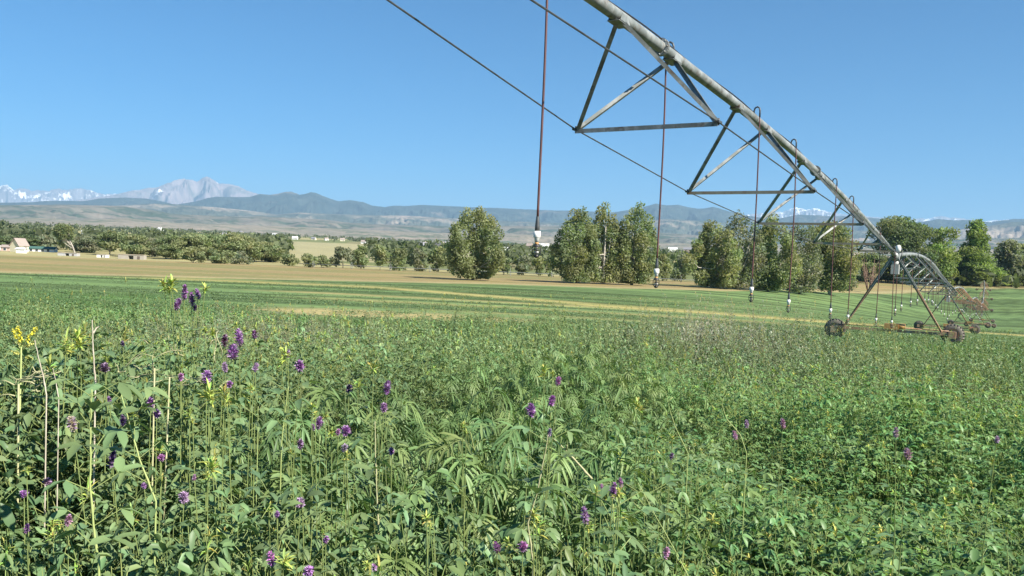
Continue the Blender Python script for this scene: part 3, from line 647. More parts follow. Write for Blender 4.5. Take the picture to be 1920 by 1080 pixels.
    return P, Ls
def wheel(parent, c, axle, roll, R=.47, n=24, det=True):
    mt = MB(); w = .15
    prof = [(R * .60, -w), (R * .86, -w * 1.05), (R * .96, -w * .75), (R, 0), (R * .96, w * .75), (R * .86, w * 1.05), (R * .60, w), (R * .60, -w)]
    mt.lathe(c, prof, axle, n)
    if det:
        up = np.cross(axle, roll)
        for k in range(22):
            a = k / 22 * 6.2832
            for sg in (-1, 1):
                a2 = a + (.14 if sg > 0 else 0); e = roll * math.cos(a2) + up * math.sin(a2); tdir = -roll * math.sin(a2) + up * math.cos(a2)
                ax_ = axle * .9 + tdir * .43 * sg; ax_ /= np.linalg.norm(ax_); mt.box(c + e * (R * .985) + axle * sg * w * .48, (.15, .035, .06), (ax_, np.cross(ax_, e), e))
    W_ = mt.build('wheel', M['tyre'], parent)
    return W_, c, axle
def build_tower(i, detail):
    p = ptop(i) - O; gx, gy = towers[i]; g = h1(gx, gy) - O[2]
    d = (towers[min(i + 1, len(towers) - 1)] - towers[max(i - 1, 0)]); d = d / np.linalg.norm(d); e = np.array([d[0], d[1], 0]); v = np.array([d[1], -d[0], 0])
    base = np.array([p[0], p[1], g + .52]); hb = 2.1
    mb = MB(); mb.box(p + [0, 0, -.02], (.5, .34, .32), (e, v, (0, 0, 1))); mb.lathe(p + [0, 0, 0], [(.10, -.45), (.17, -.42), (.17, .42), (.10, .45)], e, 16); 
    tw = mb.build('tower', M['steel'], piv)
    for sg in (-1, 1):
        for q in (-1, 1):
            top = p + e * q * .38 + v * sg * .16 + [0, 0, -.12]; ft = base + v * sg * hb + e * q * .07 + [0, 0, .08]
            k = .42; md = top + (ft - top) * k
            ml = MB(); ml.angle(md, ft, .085, .009, up=e); leg = ml.build('leg', M['rust'], tw)
            mu = MB(); mu.angle(top, md, .088, .009, up=e); mu.build('upper_leg', M['steel'], tw)
        a0 = p + v * sg * .16 + [0, 0, -.12]; f0 = base + v * sg * hb + [0, 0, .08]
    c1 = [p + e * q * .38 + v * sg * .16 + [0, 0, -.12] + ((base + v * sg * hb + e * q * .07 + [0, 0, .08]) - (p + e * q * .38 + v * sg * .16 + [0, 0, -.12])) * .30 for sg in (-1, 1) for q in (-1, 1)]
    if detail:
        for a_, b_ in ((0, 1), (2, 3)):
            mx = MB(); mx.angle(c1[a_], c1[b_], .05, .006); mx.build('cross_brace', M['steel'], tw)
    mbm = MB(); mbm.bar(base - v * (hb + .45), base + v * (hb + .45), .13, .13); mbm.build('base_beam', M['rust'], tw)
    mm = MB(); mm.box(base + [0, 0, .20], (.30, .62, .26), (e, v, (0, 0, 1))); mm.lathe(base + v * .2 + [0, 0, .22], [(0, 0), (.13, 0), (.13, .38), (0, .38)], v, 12); mm.build('drive_motor', M['orange'], tw)
    ms = MB(); ms.tube([base + v * -(hb + .3) + e * .12 + [0, 0, .14], base + v * (hb + .3) + e * .12 + [0, 0, .14]], .025, 6); ms.build('drive_shaft', M['rust'], tw)
    for sg in (-1, 1):
        wc = base + v * sg * (hb + .45) + e * .26; wc[2] = h1(*(wc + O)[:2]) - O[2] + .47
        W_, c, ax = wheel(tw, wc, e, v, det=detail)
        mr = MB(); mr.lathe(wc, [(.04, -.13), (.10, -.10), (.24, -.03), (.282, -.12), (.284, .12), (.24, .03), (.10, .08), (.04, .12)], e, 20); mr.lathe(wc, [(0, -.15), (.09, -.15), (.09, .15), (0, .15)], e, 12); mr.build('rim', M['rim'], W_)
        mg = MB(); mg.box(wc - e * .26, (.22, .30, .30), (e, v, (0, 0, 1))); mg.build('gearbox', M['rust'], tw)
        mb2 = MB(); mb2.bar(wc - e * .26 + v * sg * -.05, base + v * sg * (hb + .3), .10, .10); mb2.build('axle_arm', M['rust'], tw)
    mc = MB(); c0 = p + v * .10 + [0, 0, .36] + e * .1
    mc.lathe(c0, [(0, -.18), (.11, -.17), (.13, 0), (.11, .10), (.06, .15), (0, .16)], (0, 0, 1), 14); mc.build('control_box', M['white'], tw)
    if detail:
        mc = MB(); mc.box(p + [0, 0, -.62] + v * .02, (.30, .34, .46), (e, v, (0, 0, 1))); mc.lathe(p + [0, 0, -.38] + v * .02, [(.14, 0), (.16, .12), (.04, .16)], (0, 0, 1), 14); mc.build('junction_box', M['grey'], tw)
        mc = MB(); mc.tube([p + e * .42 + v * .1 + [0, 0, .05], p + e * .25 + v * .25 + [0, 0, .35], p + e * -.1 + v * .3 + [0, 0, .2], p + v * .2 + [0, 0, -.4]], .02, 6); mc.build('cable', M['black'], tw)
    return tw
spans = []
for i in range(len(towers) - 1): spans.append(build_span(i, i < 2))
for i in range(len(towers)): build_tower(i, i in (1, 2))

# drops: a hose that hangs from the pipe, with a weight, a white regulator and the sprinkler head
def make_drop(L, detail=True, curve=.0):
    root = empty('sprinkler_drop', (0, 0, 0))
    mg = MB(); mg.tube([(0, .0, .08), (0, 0, .17), (.02, .0, .23), (.07, 0, .26), (.12, 0, .23), (.135, 0, .17), (.135, 0, .02)], .019, 8); mg.build('gooseneck', M['dark_steel'], root)
    mh = MB(); n = 24
    mh.tube([(.135 + curve * math.sin(k / n * 3.1), curve * .4 * math.sin(k / n * 6), .04 - L * k / n) for k in range(n + 1)], .0165, 8); mh.build('hose', M['hose'], root)
    x = .135 + curve * math.sin(3.1); z = .04 - L
    mw = MB(); mw.lathe((x, 0, z), [(.018, .02), (.022, -.02), (.030, -.10), (.032, -.17), (0.02, -.18)], (0, 0, 1), 12); mw.build('hose_weight', M['dark_steel'], root)
    mr = MB(); mr.lathe((x, 0, z - .17), [(0.01, 0), (.045, 0), (.047, -.075), (.040, -.085), (.032, -.095), (.030, -.135), (0.01, -.14)], (0, 0, 1), 16); mr.build('pressure_regulator', M['white'], root)
    ms = MB(); zz = z - .31
    ms.lathe((x, 0, zz), [(0, .01), (.022, .005), (.026, -.03), (.05, -.05), (.055, -.062), (.02, -.066)], (0, 0, 1), 14)
    for k in range(4):
        a = k / 4 * 6.2832 + .5; dx, dy = math.cos(a), math.sin(a)
        ms.tube([(x + dx * .03, dy * .03, zz - .03), (x + dx * .055, dy * .055, zz - .08), (x + dx * .052, dy * .052, zz - .15), (x + dx * .025, dy * .025, zz - .185)], .006, 5)
    ms.lathe((x, 0, zz - .10), [(0, .008), (.045, .004), (.047, -.006), (.01, -.012)], (0, 0, 1), 14)
    ms.lathe((x, 0, zz - .18), [(.0, .02), (.03, .015), (.034, -.015), (.0, -.03)], (0, 0, 1), 14)
    hd = ms.build('sprinkler_head', M['black'], root)
    mo = MB(); mo.lathe((x, 0, zz - .02), [(.008, .02), (.0275, .015), (.0275, -.008), (.01, -.02)], (0, 0, 1), 12); mo.build('nozzle', M['orange'], hd)
    mo = MB(); mo.lathe((x, 0, zz - .135), [(.012, .02), (.033, .012), (.033, -.008), (.012, -.015)], (0, 0, 1), 12); mo.build('spray_plate', M['grey'], hd)
    return root
DG_ = 'sprinkler drops hanging from the pivot pipe'
P1, L1 = spans[0]
def toimg(p):
    q = np.array(p) - [0, 0, CZ]; w = q @ _fw; return 960 + F * (q @ _r) / w, 540 - F * (q @ _u) / w
V1 = np.array([math.cos(PHI), -math.sin(PHI), 0])
near = [(1005, 440, 'first and nearest hose, its nozzle up before the hills, left of every truss'), (1230, 508, 'second hose from the camera, nozzle at the foot of the right cottonwood'),
        (1410, 540, 'third hose from the camera, nozzle against the grove edge'), (1478, 565, 'fourth hose from the camera, nozzle over the green field'),
        (1558, 580, 'fifth hose from the camera, nozzle over the yellow mown strip'), (1590, 592, 'sixth hose, its nozzle beside the rusty left tower leg'),
        (1643, 598, 'seventh hose, hanging inside the left half of the tower frame'), (1672, 602, 'eighth hose, hanging close to the tower centre')]
for k, (nx, ny, lb) in enumerate(near):
    side = 1 if k != 1 else -1; best = None
    for s in np.linspace(.6, 40, 395):
        pz = P1(s) + O; q = pz + V1 * .135 * side
        for z in np.linspace(q[2] - 4.5, q[2] - 2.2, 60):
            ix, iy = toimg((q[0], q[1], z)); e = abs(ix - nx) + abs(iy - ny)
            if best is None or e < best[0]: best = (e, s, z)
    s, z = best[1:]; pz = P1(s) + O
    r = make_drop(pz[2] - z - .17, True, [.012, -.02, .015, .03, -.02, .02, .02, -.02][k]); r.location = tuple(pz); r.rotation_euler = (0, 0, -PHI + (0 if side > 0 else math.pi))
    r['label'] = lb; r['category'] = 'sprinkler drop'; r['group'] = DG_
proto = None
names = {1: 'second', 2: 'third', 3: 'fourth', 4: 'fifth', 5: 'sixth', 6: 'seventh', 7: 'last'}
for i in range(1, len(spans)):
    Pf, Ls = spans[i]
    for k in range(13 if i < 5 else 9):
        s = Ls * (k + .5) / (13 if i < 5 else 9) + (.4 if k % 2 else -.4); pz = Pf(s) + O
        if proto is None:
            proto = make_drop(2.55); r = proto
        else: r = copy_tree(proto)
        r.location = (pz[0], pz[1], pz[2]); r.rotation_euler = (0, 0, .8 * k)
        r['label'] = 'small distant hose with white nozzle hanging from the %s span of the machine' % names[i]; r['category'] = 'sprinkler drop'; r['group'] = DG_ + ', %s span' % names[i]

# ------------------------------------------------------------------ crop
def leaf_shape(L, w, fold=.25, droop=.25, z0=0.0):
    """leaflet along +x; returns verts, faces"""
    xs = [0, .32, .70, 1.0]; V = []
    def zc(x): return -droop * L * x * x
    V.append((0, 0, 0)); V.append((L * .32, -w * .46, zc(.32) + fold * w * .5)); V.append((L * .72, -w * .42, zc(.72) + fold * w * .45)); V.append((L, 0, zc(1)))
    V.append((L * .72, w * .42, zc(.72) + fold * w * .45)); V.append((L * .32, w * .46, zc(.32) + fold * w * .5)); V.append((L * .36, 0, zc(.36))); V.append((L * .72, 0, zc(.72)))
    return V, [(0, 1, 6), (0, 6, 5), (1, 2, 7, 6), (6, 7, 4, 5), (2, 3, 7), (7, 3, 4)]
def xf(V, o, yaw, pitch, roll=0.0):
    cy_, sy = math.cos(yaw), math.sin(yaw); cp, sp = math.cos(pitch), math.sin(pitch); cr, sr = math.cos(roll), math.sin(roll); out = []
    for x, y, z in V:
        y, z = y * cr - z * sr, y * sr + z * cr
        x, z = x * cp - z * sp, x * sp + z * cp
        out.append((o[0] + x * cy_ - y * sy, o[1] + x * sy + y * cy_, o[2] + z))
    return out
def stick(P, a, b, r, c, r2=None):
    a = np.array(a, float); b = np.array(b, float); t = b - a; t = t / (np.linalg.norm(t) + 1e-9); x = np.cross(t, [.3, .9, .1]); x /= np.linalg.norm(x); y = np.cross(t, x); r2 = r if r2 is None else r2
    V = [a + r * (x * math.cos(q) + y * math.sin(q)) for q in (0, 2.1, 4.2)] + [b + r2 * (x * math.cos(q) + y * math.sin(q)) for q in (0, 2.1, 4.2)]
    P.add(V, [(0, 1, 4, 3), (1, 2, 5, 4), (2, 0, 3, 5)], c)
LC = (.158, .236, .104); SCOL = (.24, .30, .105, .2)
def lc(r, base=LC, s=.22):
    k = 1 + r.uniform(-s, s); w = r.uniform(-.08, .06)
    return (base[0] * k * (1 + w * 1.5), base[1] * k, base[2] * k * (1 - w), 1.0)
def trifoliate(P, r, o, yaw, L, base=LC, pet=.02):
    e = (o[0] + math.cos(yaw) * pet, o[1] + math.sin(yaw) * pet, o[2] + pet * .6); stick(P, o, e, .0007, SCOL)
    tilt = r.uniform(-.55, .7); c = lc(r, base)
    for dy, s in ((0, 1.08), (1.15, .95), (-1.15, .95)):
        V, Fc = leaf_shape(L * s, L * s * r.uniform(.34, .50), r.uniform(.1, .5), r.uniform(.05, .5)); P.add(xf(V, e, yaw + dy + r.uniform(-.2, .2), tilt + r.uniform(-.22, .22), r.uniform(-.45, .45)), Fc, c)
def stem_curve(r, h, lean):
    a = r.uniform(0, 6.28); k = r.uniform(-.12, .12) * h
    return lambda t: (math.cos(a) * lean * h * t * t + math.cos(a + 1.57) * k * math.sin(t * 3), math.sin(a) * lean * h * t * t + math.sin(a + 1.57) * k * math.sin(t * 3), h * t)
def alfalfa(seed, h=.9, L=.030, base=LC, nodes=24, t0=.34, branch=9, buds=0.75):
    r = random.Random(seed); P = Proto(); f = stem_curve(r, h, .18)
    ks = 9
    for i in range(ks): stick(P, f(i / ks), f((i + 1) / ks), .0018 * (1 - .5 * i / ks), SCOL)
    a = r.uniform(0, 6.28)
    for i in range(nodes):
        t = t0 + (1 - t0) * (i + .5) / nodes; a += math.pi * r.uniform(.75, 1.2); s = (1.15 - .55 * t)
        trifoliate(P, r, f(t), a, L * s * r.uniform(.8, 1.2) * 1.3, base, .03 * s)
        if i < branch + 6 and i > 3 and r.random() < .6:
            bl_ = r.uniform(.05, .14); o = f(t); e = (o[0] + math.cos(a + .5) * bl_ * .6, o[1] + math.sin(a + .5) * bl_ * .6, o[2] + bl_); stick(P, o, e, .0013, SCOL)
            for j in range(4):
                q = (j + 1) / 4; trifoliate(P, r, (o[0] + (e[0] - o[0]) * q, o[1] + (e[1] - o[1]) * q, o[2] + (e[2] - o[2]) * q), r.uniform(0, 6.28), L * r.uniform(.55, .95), base, .012)
    if r.random() < buds: bud(P, r, f(1.0), .019)
    return P.fin()
BUD = (.38, .44, .11, .6)
def bud(P, r, o, R, n=14, col=BUD):
    for k in range(n):
        yaw = r.uniform(0, 6.28); pt = r.uniform(-.3, 1.4); V, Fc = leaf_shape(R * r.uniform(.6, 1.2), R * .22, .5, .1)
        P.add(xf(V, (o[0], o[1], o[2] + r.uniform(-.4, .5) * R), yaw, pt), Fc, (col[0] * r.uniform(.7, 1.2), col[1] * r.uniform(.75, 1.15), col[2], col[3]))
def feather(seed, h=.7, base=(.145, .228, .085)):
    """weed with deeply cut, narrow fingered leaves"""
    r = random.Random(seed); P = Proto(); f = stem_curve(r, h, .15)
    for i in range(7): stick(P, f(i / 7), f((i + 1) / 7), .0032 * (1 - .5 * i / 7), (.16, .22, .08, .2))
    a = r.uniform(0, 6.28)
    for i in range(9):
        t = .35 + .65 * (i + .5) / 9; a += 1.57 * r.uniform(.8, 1.2)
        for op in (0, math.pi):
            o = np.array(f(t)); s = (1.35 - .50 * t) * r.uniform(.8, 1.15); yaw = a + op; RL = .085 * s; up = r.uniform(.2, .9) if t > .75 else r.uniform(-.1, .55); cc = lc(r, base, .25)
            pr = o
            for j in range(5):
                q = (j + 1) / 5; ang = up - q * 1.0; e = pr + np.array([math.cos(yaw) * math.cos(ang), math.sin(yaw) * math.cos(ang), math.sin(ang)]) * RL / 5
                stick(P, pr, e, .0008, (.15, .22, .08, .3)); pr = e
                for sg in (-1, 1):
                    V, Fc = leaf_shape(.066 * s * (1.15 - .5 * abs(q - .45)), .0090 * s * r.uniform(.8, 1.2), .3, r.uniform(.1, .6)); P.add(xf(V, e, yaw + sg * r.uniform(.55, .95), ang + r.uniform(-.15, .2), sg * .3), Fc, cc)
            V, Fc = leaf_shape(.07 * s, .012 * s, .3, .4); P.add(xf(V, pr, yaw, up - 1.0), Fc, cc)
    return P.fin()
def grass(seed, h=.5, col=(.13, .17, .06, .8), n=9):
    r = random.Random(seed); P = Proto()
    for k in range(n):
        a = r.uniform(0, 6.28); hh = h * r.uniform(.5, 1.1); ln = r.uniform(.1, .5) * hh; w = .0028; pr = [(0, 0, 0)] + [(math.cos(a) * ln * q ** 2, math.sin(a) * ln * q ** 2, hh * q) for q in (.4, .75, 1)]
        s = (-math.sin(a) * w, math.cos(a) * w)
        V = []
        for i, p_ in enumerate(pr): kk = 1 - i / 3.2; V += [(p_[0] - s[0] * kk, p_[1] - s[1] * kk, p_[2]), (p_[0] + s[0] * kk, p_[1] + s[1] * kk, p_[2])]
        c = tuple(np.array(col[:3]) * r.uniform(.75, 1.25)) + (col[3],); P.add(V, [(0, 1, 3, 2), (2, 3, 5, 4), (4, 5, 7, 6)], c)
    return P.fin()
def shoot(seed, n=40, R=.085, h=.9, L=.031, base=LC):
    """leafy top of an alfalfa clump"""
    r = random.Random(seed); P = Proto()
    for k in range(n):
        a = r.uniform(0, 6.28); rr = R * math.sqrt(r.random()); z = h * (.72 + .28 * r.random() ** .8) - rr * .5
        trifoliate(P, r, (math.cos(a) * rr, math.sin(a) * rr, z), a + r.uniform(-.8, .8), L * r.uniform(.6, 1.15), base, .02)
    for k in range(5):
        a = r.uniform(0, 6.28); e = (math.cos(a) * R * .7, math.sin(a) * R * .7, h * r.uniform(.85, 1)); stick(P, (e[0] * .2, e[1] * .2, h * .4), e, .0014, SCOL, .0007)
    return P.fin()
def tuft(seed, n=26, R=.16, h=.55, s=.035, base=LC, low=.3):
    """coarser bunch of leaflets used further off"""
    r = random.Random(seed); P = Proto()
    for k in range(n):
        a = r.uniform(0, 6.28); rr = R * math.sqrt(r.random()); z = h * (low + (1 - low) * r.random() ** .7); L = s * r.uniform(.6, 1.3); w = L * .45
        V = [(0, 0, 0), (L * .5, -w / 2, .1 * w), (L, 0, -.15 * L), (L * .5, w / 2, .1 * w)]
        P.add(xf(V, (math.cos(a) * rr, math.sin(a) * rr, z), r.uniform(0, 6.28), r.uniform(-.9, 1.2), r.uniform(-.8, .8)), [(0, 1, 2, 3)], lc(r, base, .3))
    return P.fin()
def canopy(x, y):          # height of the uncut crop
    d = np.sqrt(x * x + y * y)
    c = np.interp(d, [0, .7, 1.0, 1.4, 2, 3, 5, 7.5, 9, 12, 20, 27, 35, 50], [.90, 1.10, 1.17, 1.19, 1.16, 1.08, .93, .78, .70, .76, .66, .50, .28, .22]); c = c - .34 * sstep(-.02, .34, x / np.maximum(y, .3)) * sstep(6, 3, d)
    n = fbm(x / 1.1 + 7, y / 1.1, 3, 11); n2 = fbm(x / 5 + 3, y / 4, 2, 12)
    am = sstep(1.5, 6, d); fa = np.interp(d, [6, 13, 20], [1, .75, .45]); c = c * (1 + fa * (.34 + .24 * am) * (n - .5) + fa * (.14 + .62 * am) * (n2 - .5)) + .01 
    c = c * (1 + .16 * sstep(3, 1.5, d) * 0); c = c + .30 * np.exp(-((x - 3.6) / 1.5) ** 2 - ((y - 16) / 2.6) ** 2)
    c = c * (1 - .55 * np.exp(-((x + .9) / 1.5) ** 2 - ((y - 7.7) / .8) ** 2)) * (1 - .5 * np.exp(-((x + 3.0) / .7) ** 2 - ((y - 5.2) / .6) ** 2))
    return c
def wedge(n, r0, r1, half, jx=0):
    u = rng.random(n); r = np.sqrt(r0 * r0 + u * (r1 * r1 - r0 * r0)); a = rng.uniform(-half, half, n)
    return r * np.sin(a), r * np.cos(a)
def place(arr, protos, x, y, hproto, hmul=1.0, tint=None, shrink=1.0):
    n = len(x); z = H(x, y); c = canopy(x, y) * hmul
    pick = rng.integers(0, len(protos), n); yaw = rng.uniform(0, 6.283, n); tx = rng.normal(0, .10, n) - .06; ty = rng.normal(0, .10, n)
    sc = np.clip(rng.normal(1, .12, n), .7, 1.35) * shrink * np.interp(np.hypot(x, y), [.8, 1.9], [.62, 1.0]); scz = np.clip(c * np.where(np.hypot(x, y) < 1.6, rng.uniform(.82, 1.03, n), rng.uniform(.78, 1.16, n)) / hproto / sc, .3, 2.0)
    jit = np.ones((n, 3)) * rng.uniform(.82, 1.2, (n, 1)) * (1 + .07 * rng.normal(size=(n, 3)) * np.array([1, .2, .5]))
    big = fbm(x / 2.0, y / 2.0, 2, 33)[:, None]; jit = jit * (.62 + .76 * big)
    if tint is not None: jit = jit * tint(x, y)
    for k in range(len(protos)):
        mk = pick == k; scatter(arr, protos[k], np.stack([x, y, z], 1)[mk], yaw[mk], tx[mk], ty[mk], sc[mk], jit[mk], scz[mk])
HALF = math.radians(40)
# where each plant kind grows: cut-leaved weed in patches, alfalfa elsewhere
def weedmask(x, y):
    w = 1.3 * np.exp(-((x - (-.12)) / .62) ** 2 - ((y - 2.9) / 1.4) ** 2) + np.exp(-((x + 2.0) / .7) ** 2 - ((y - 3.6) / .9) ** 2) + .8 * np.exp(-((x - .5) / .9) ** 2 - ((y - 5.2) / 1.2) ** 2) + .7 * np.exp(-((x + .3) / .35) ** 2 - ((y - 1.9) / .5) ** 2)
    return w + .5 * (fbm(x / .9, y / .9, 2, 44) - .5)
def tint_near(x, y):
    t = np.ones((len(x), 3)); k = sstep(-.2, 1.2, x / np.maximum(y, .5) * 2)[:, None]     # the right side is a fresher green
    return t * (1 - k) + np.array([.97, 1.03, .95]) * k
def tint_mid(x, y):
    k = np.exp(-((x - 3.8) / 2.0) ** 2 - ((y - 16) / 4) ** 2)[:, None] + .75 * np.exp(-((x + 3.6) / 2.0) ** 2 - ((y - 12.5) / 3) ** 2)[:, None]
    d = np.hypot(x, y)[:, None]; g = sstep(10, 30, d)
    t = (1 - g) * np.ones((len(x), 3)) + g * np.array([.92, 1.02, .92])
    return t * (1 - k) + np.array([1.50, 1.02, 1.85]) * k
A_ = Arr(); B_ = Arr()
pa = [alfalfa(100 + k, base=LC) for k in range(14)]; pf = [feather(200 + k) for k in range(8)]
pa2 = [alfalfa(130 + k, base=(.145, .236, .090), L=.029, nodes=18, branch=8) for k in range(10)]
x, y = wedge(4300, .8, 7.5, HALF); x2, y2 = wedge(620, .75, 2.4, HALF); x = np.append(x, x2); y = np.append(y, y2); w = weedmask(x, y); dens_ok = rng.random(len(x)) < np.clip(1.25 - .0 * y, 0, 1)
isw = w > .42; rt = (x / np.maximum(y, .4) > .12 + .1 * rng.normal(size=len(x))) & ~isw; al = ~isw & ~rt
place(A_, pa, x[al], y[al], .9, tint=tint_near); place(A_, pa2, x[rt], y[rt], .9, tint=tint_near)
nw = isw & (rng.random(len(x)) < .95); place(A_, pf, x[nw], y[nw], .7, .92, tint=tint_near, shrink=.78)
ps = [shoot(700 + k) for k in range(10)]; ps2 = [shoot(720 + k, L=.030, n=40, base=(.145, .236, .090)) for k in range(8)]
x, y = wedge(1500, .85, 5.0, HALF); x2, y2 = wedge(1100, .9, 2.8, HALF); x = np.append(x, x2); y = np.append(y, y2); isw = weedmask(x, y) > .5; rt = (x / np.maximum(y, .4) > .12 + .12 * rng.normal(size=len(x))) & ~isw; al = ~isw & ~rt
place(A_, ps, x[al], y[al], .9, 1.0, tint=tint_near); place(A_, ps2, x[rt], y[rt], .9, 1.0, tint=tint_near)
x, y = wedge(900, .6, 4, math.radians(180)); bk = (np.abs(np.arctan2(x, y)) > HALF); place(A_, pa, x[bk], y[bk], .9, .7)
tag(A_.build('alfalfa_crop', M['leaf']), kind='stuff')
A_ = Arr()
gr = [grass(300 + k) for k in range(4)]; gs = [grass(310 + k, .45, (.42, .34, .18, .4), 7) for k in range(4)]
x, y = wedge(420, 1.2, 9, HALF); mk = fbm(x / 1.0, y / 1.0, 2, 55) > .58; place(A_, gr, x[mk], y[mk], .5, 1.05)
x = rng.normal(-.7, 1.3, 260); y = rng.normal(7.7, .7, 260); place(A_, gs, x, y, .45, .7)
x = rng.normal(-3.0, .5, 90); y = rng.normal(5.2, .5, 90); place(A_, gs, x, y, .45, .8)
tag(A_.build('grass', M['leaf']), kind='stuff')
A_ = Arr()
tm = [tuft(400 + k, 34, .14, .62, .036) for k in range(8)] + [alfalfa(440 + k, nodes=12, branch=4, L=.03) for k in range(3)]
x, y = wedge(8200, 7.2, 18, HALF); place(A_, tm, x, y, .62, tint=tint_mid)
tf = [tuft(500 + k, 26, .30, .5, .075, base=(.150, .238, .090)) for k in range(8)]
x, y = wedge(11000, 16, 32, HALF); x3, y3 = wedge(9000, 27, 80, HALF); k3 = x3 < -3 - (y3 - 27) * .55 - 3 * rng.random(len(x3)); k3 &= y3 < 72 - 8 * rng.random(len(x3)); nn = len(x); x = np.append(x, x3[k3]); y = np.append(y, y3[k3]); ok = (y < crop_edge(x) + .8 * rng.normal(size=len(x))) | (np.arange(len(x)) >= nn); place(A_, tf, x[ok], y[ok], .5, tint=tint_mid)
tag(A_.build('distant_alfalfa', M['leaf']), kind='stuff')
A_ = Arr(); ts_ = [tuft(600 + k, 9, .35, .16, .11, base=(.135, .200, .090), low=.1) for k in range(6)]
x, y = wedge(17000, 48, 135, HALF); x4, y4 = wedge(15000, 25, 50, HALF); x = np.append(x, x4); y = np.append(y, y4); ok = (y > crop_edge(x)) & (y < field_edge(x)) & (np.max(ground_colour(x, y), 1) < .2)
x = x[ok]; y = y[ok]; n = len(x); jit = np.ones((n, 3)) * rng.uniform(.8, 1.2, (n, 1)); pk = rng.integers(0, 6, n); zz = H(x, y)
for k in range(6):
    mk = pk == k; q = mk.sum(); scatter(A_, ts_[k], np.stack([x, y, zz], 1)[mk], rng.uniform(0, 6.28, q), np.zeros(q), np.zeros(q), rng.uniform(.7, 1.3, q), jit[mk])
tag(A_.build('mown_stubble_growth', M['leaf']), kind='stuff')

# ------------------------------------------------------------------ flowering plants that stand out, each a thing of its own
def head_proto(r, Lh, W, col, pale=.3):
    Lh *= .80; W *= 1.0
    P = Proto(); stick(P, (0, 0, -Lh * .6), (0, 0, Lh * .45), .0011, SCOL)
    n = int(46 + Lh * 900)
    for k in range(n):
        t = (k + .5) / n; a = k * 2.4; zz = (t - .5) * Lh; rad = W * .5 * math.sqrt(max(.05, 1 - (2 * t - 1) ** 2 * .8)); up = .2 + t * .9
        cc = np.array(col) * r.uniform(.5, 1.5)
        if r.random() < pale: cc = np.array([.52, .36, .58])
        for dy in (-.35, .35, 0):
            V, Fc = leaf_shape(rad * r.uniform(.65, 1.1), rad * (.27 if dy else .20), .5, -.15 if dy == 0 else .3); P.add(xf(V, (0, 0, zz), a + dy, up + r.uniform(-.3, .3), r.uniform(-.7, .7)), Fc, tuple(np.clip(cc, 0, 1)) + (.55,))
    return P.fin()
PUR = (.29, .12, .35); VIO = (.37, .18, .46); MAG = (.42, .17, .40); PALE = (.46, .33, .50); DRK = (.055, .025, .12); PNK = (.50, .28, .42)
def flower_plant(k, label, Y, heads, buds=(), stem_to=None, leafy=1.0, nlv=22, cat='plant', thick=1.0, L=.03):
    """heads: (px, py, length px, width px, colour)"""
    r = random.Random(900 + k); allp = [h[:2] for h in heads] + [b_[:2] for b_ in buds]
    tops = [at(p_[0], p_[1], Y + (r.uniform(-.05, .05) if len(allp) > 1 else 0)) for p_ in allp]
    cx = sum(t_[0] for t_ in tops) / len(tops) + r.uniform(-.05, .05); cyy = Y + r.uniform(.0, .08)
    if stem_to: q = at(stem_to[0], stem_to[1], Y); cx = q[0]
    g = h1(cx, cyy); root = empty('flowering_alfalfa', (cx, cyy, g), label, 'flower', 'flowering alfalfa plants'); O2 = np.array([cx, cyy, g])
    low = min(t_[2] for t_ in tops); fork = np.array([0, 0, (low - g) * .62]); fork[0] = (sum(t_[0] for t_ in tops) / len(tops) - cx) * .5
    mb = Proto(); stick(mb, (0, 0, -.02), fork * [.4, .4, .5], .0022 * thick, SCOL); stick(mb, fork * [.4, .4, .5], fork, .0022 * thick, SCOL, .0017 * thick)
    lv = Proto(); k2 = 0
    for t_ in tops:
        e = t_ - O2; md = (fork + e) / 2 + np.array([r.uniform(-.012, .012), r.uniform(-.012, .012), 0]); stick(mb, fork, md, .0016 * thick, SCOL, .0012 * thick); stick(mb, md, e, .0012 * thick, SCOL, .0008)
        for q in (.1, .3, .5, .7, .9): p_ = fork + (md - fork) * q; trifoliate(lv, r, p_, r.uniform(0, 6.28), L * leafy * r.uniform(.8, 1.2), pet=.025)
        for q in (.1, .3, .5, .7): p_ = md + (e - md) * q; trifoliate(lv, r, p_, r.uniform(0, 6.28), L * (.95 - .45 * q) * leafy, pet=.012)
    for j in range(nlv):
        q = .5 + .5 * j / nlv; p_ = fork * q; trifoliate(lv, r, p_, r.uniform(0, 6.28), L * leafy * r.uniform(.85, 1.25), pet=.035)
    mb.fin(); a1 = Arr(); a1.add(mb.v, mb.l, mb.t, mb.c); a1.build('stem', M['leaf'], root)
    lv.fin(); a1 = Arr(); a1.add(lv.v, lv.l, lv.t, lv.c); a1.build('leaves', M['leaf'], root)
    for h_, t_ in zip(heads, tops):
        hp = head_proto(r, h_[2] / F * Y, h_[3] / F * Y, h_[4]); a1 = Arr(); a1.add(hp.v, hp.l, hp.t, hp.c); o = a1.build('flower_head', M['leaf'], root); o.location = t_ - O2; o.rotation_euler = (r.uniform(-.3, .3), r.uniform(-.3, .3), r.uniform(0, 6))
    for b_, t_ in zip(buds, tops[len(heads):]):
        P = Proto(); bud(P, r, (0, 0, 0), b_[2] / F * Y * .7, 26); P.fin(); a1 = Arr(); a1.add(P.v, P.l, P.t, P.c); o = a1.build('flower_bud', M['leaf'], root); o.location = t_ - O2
    return root
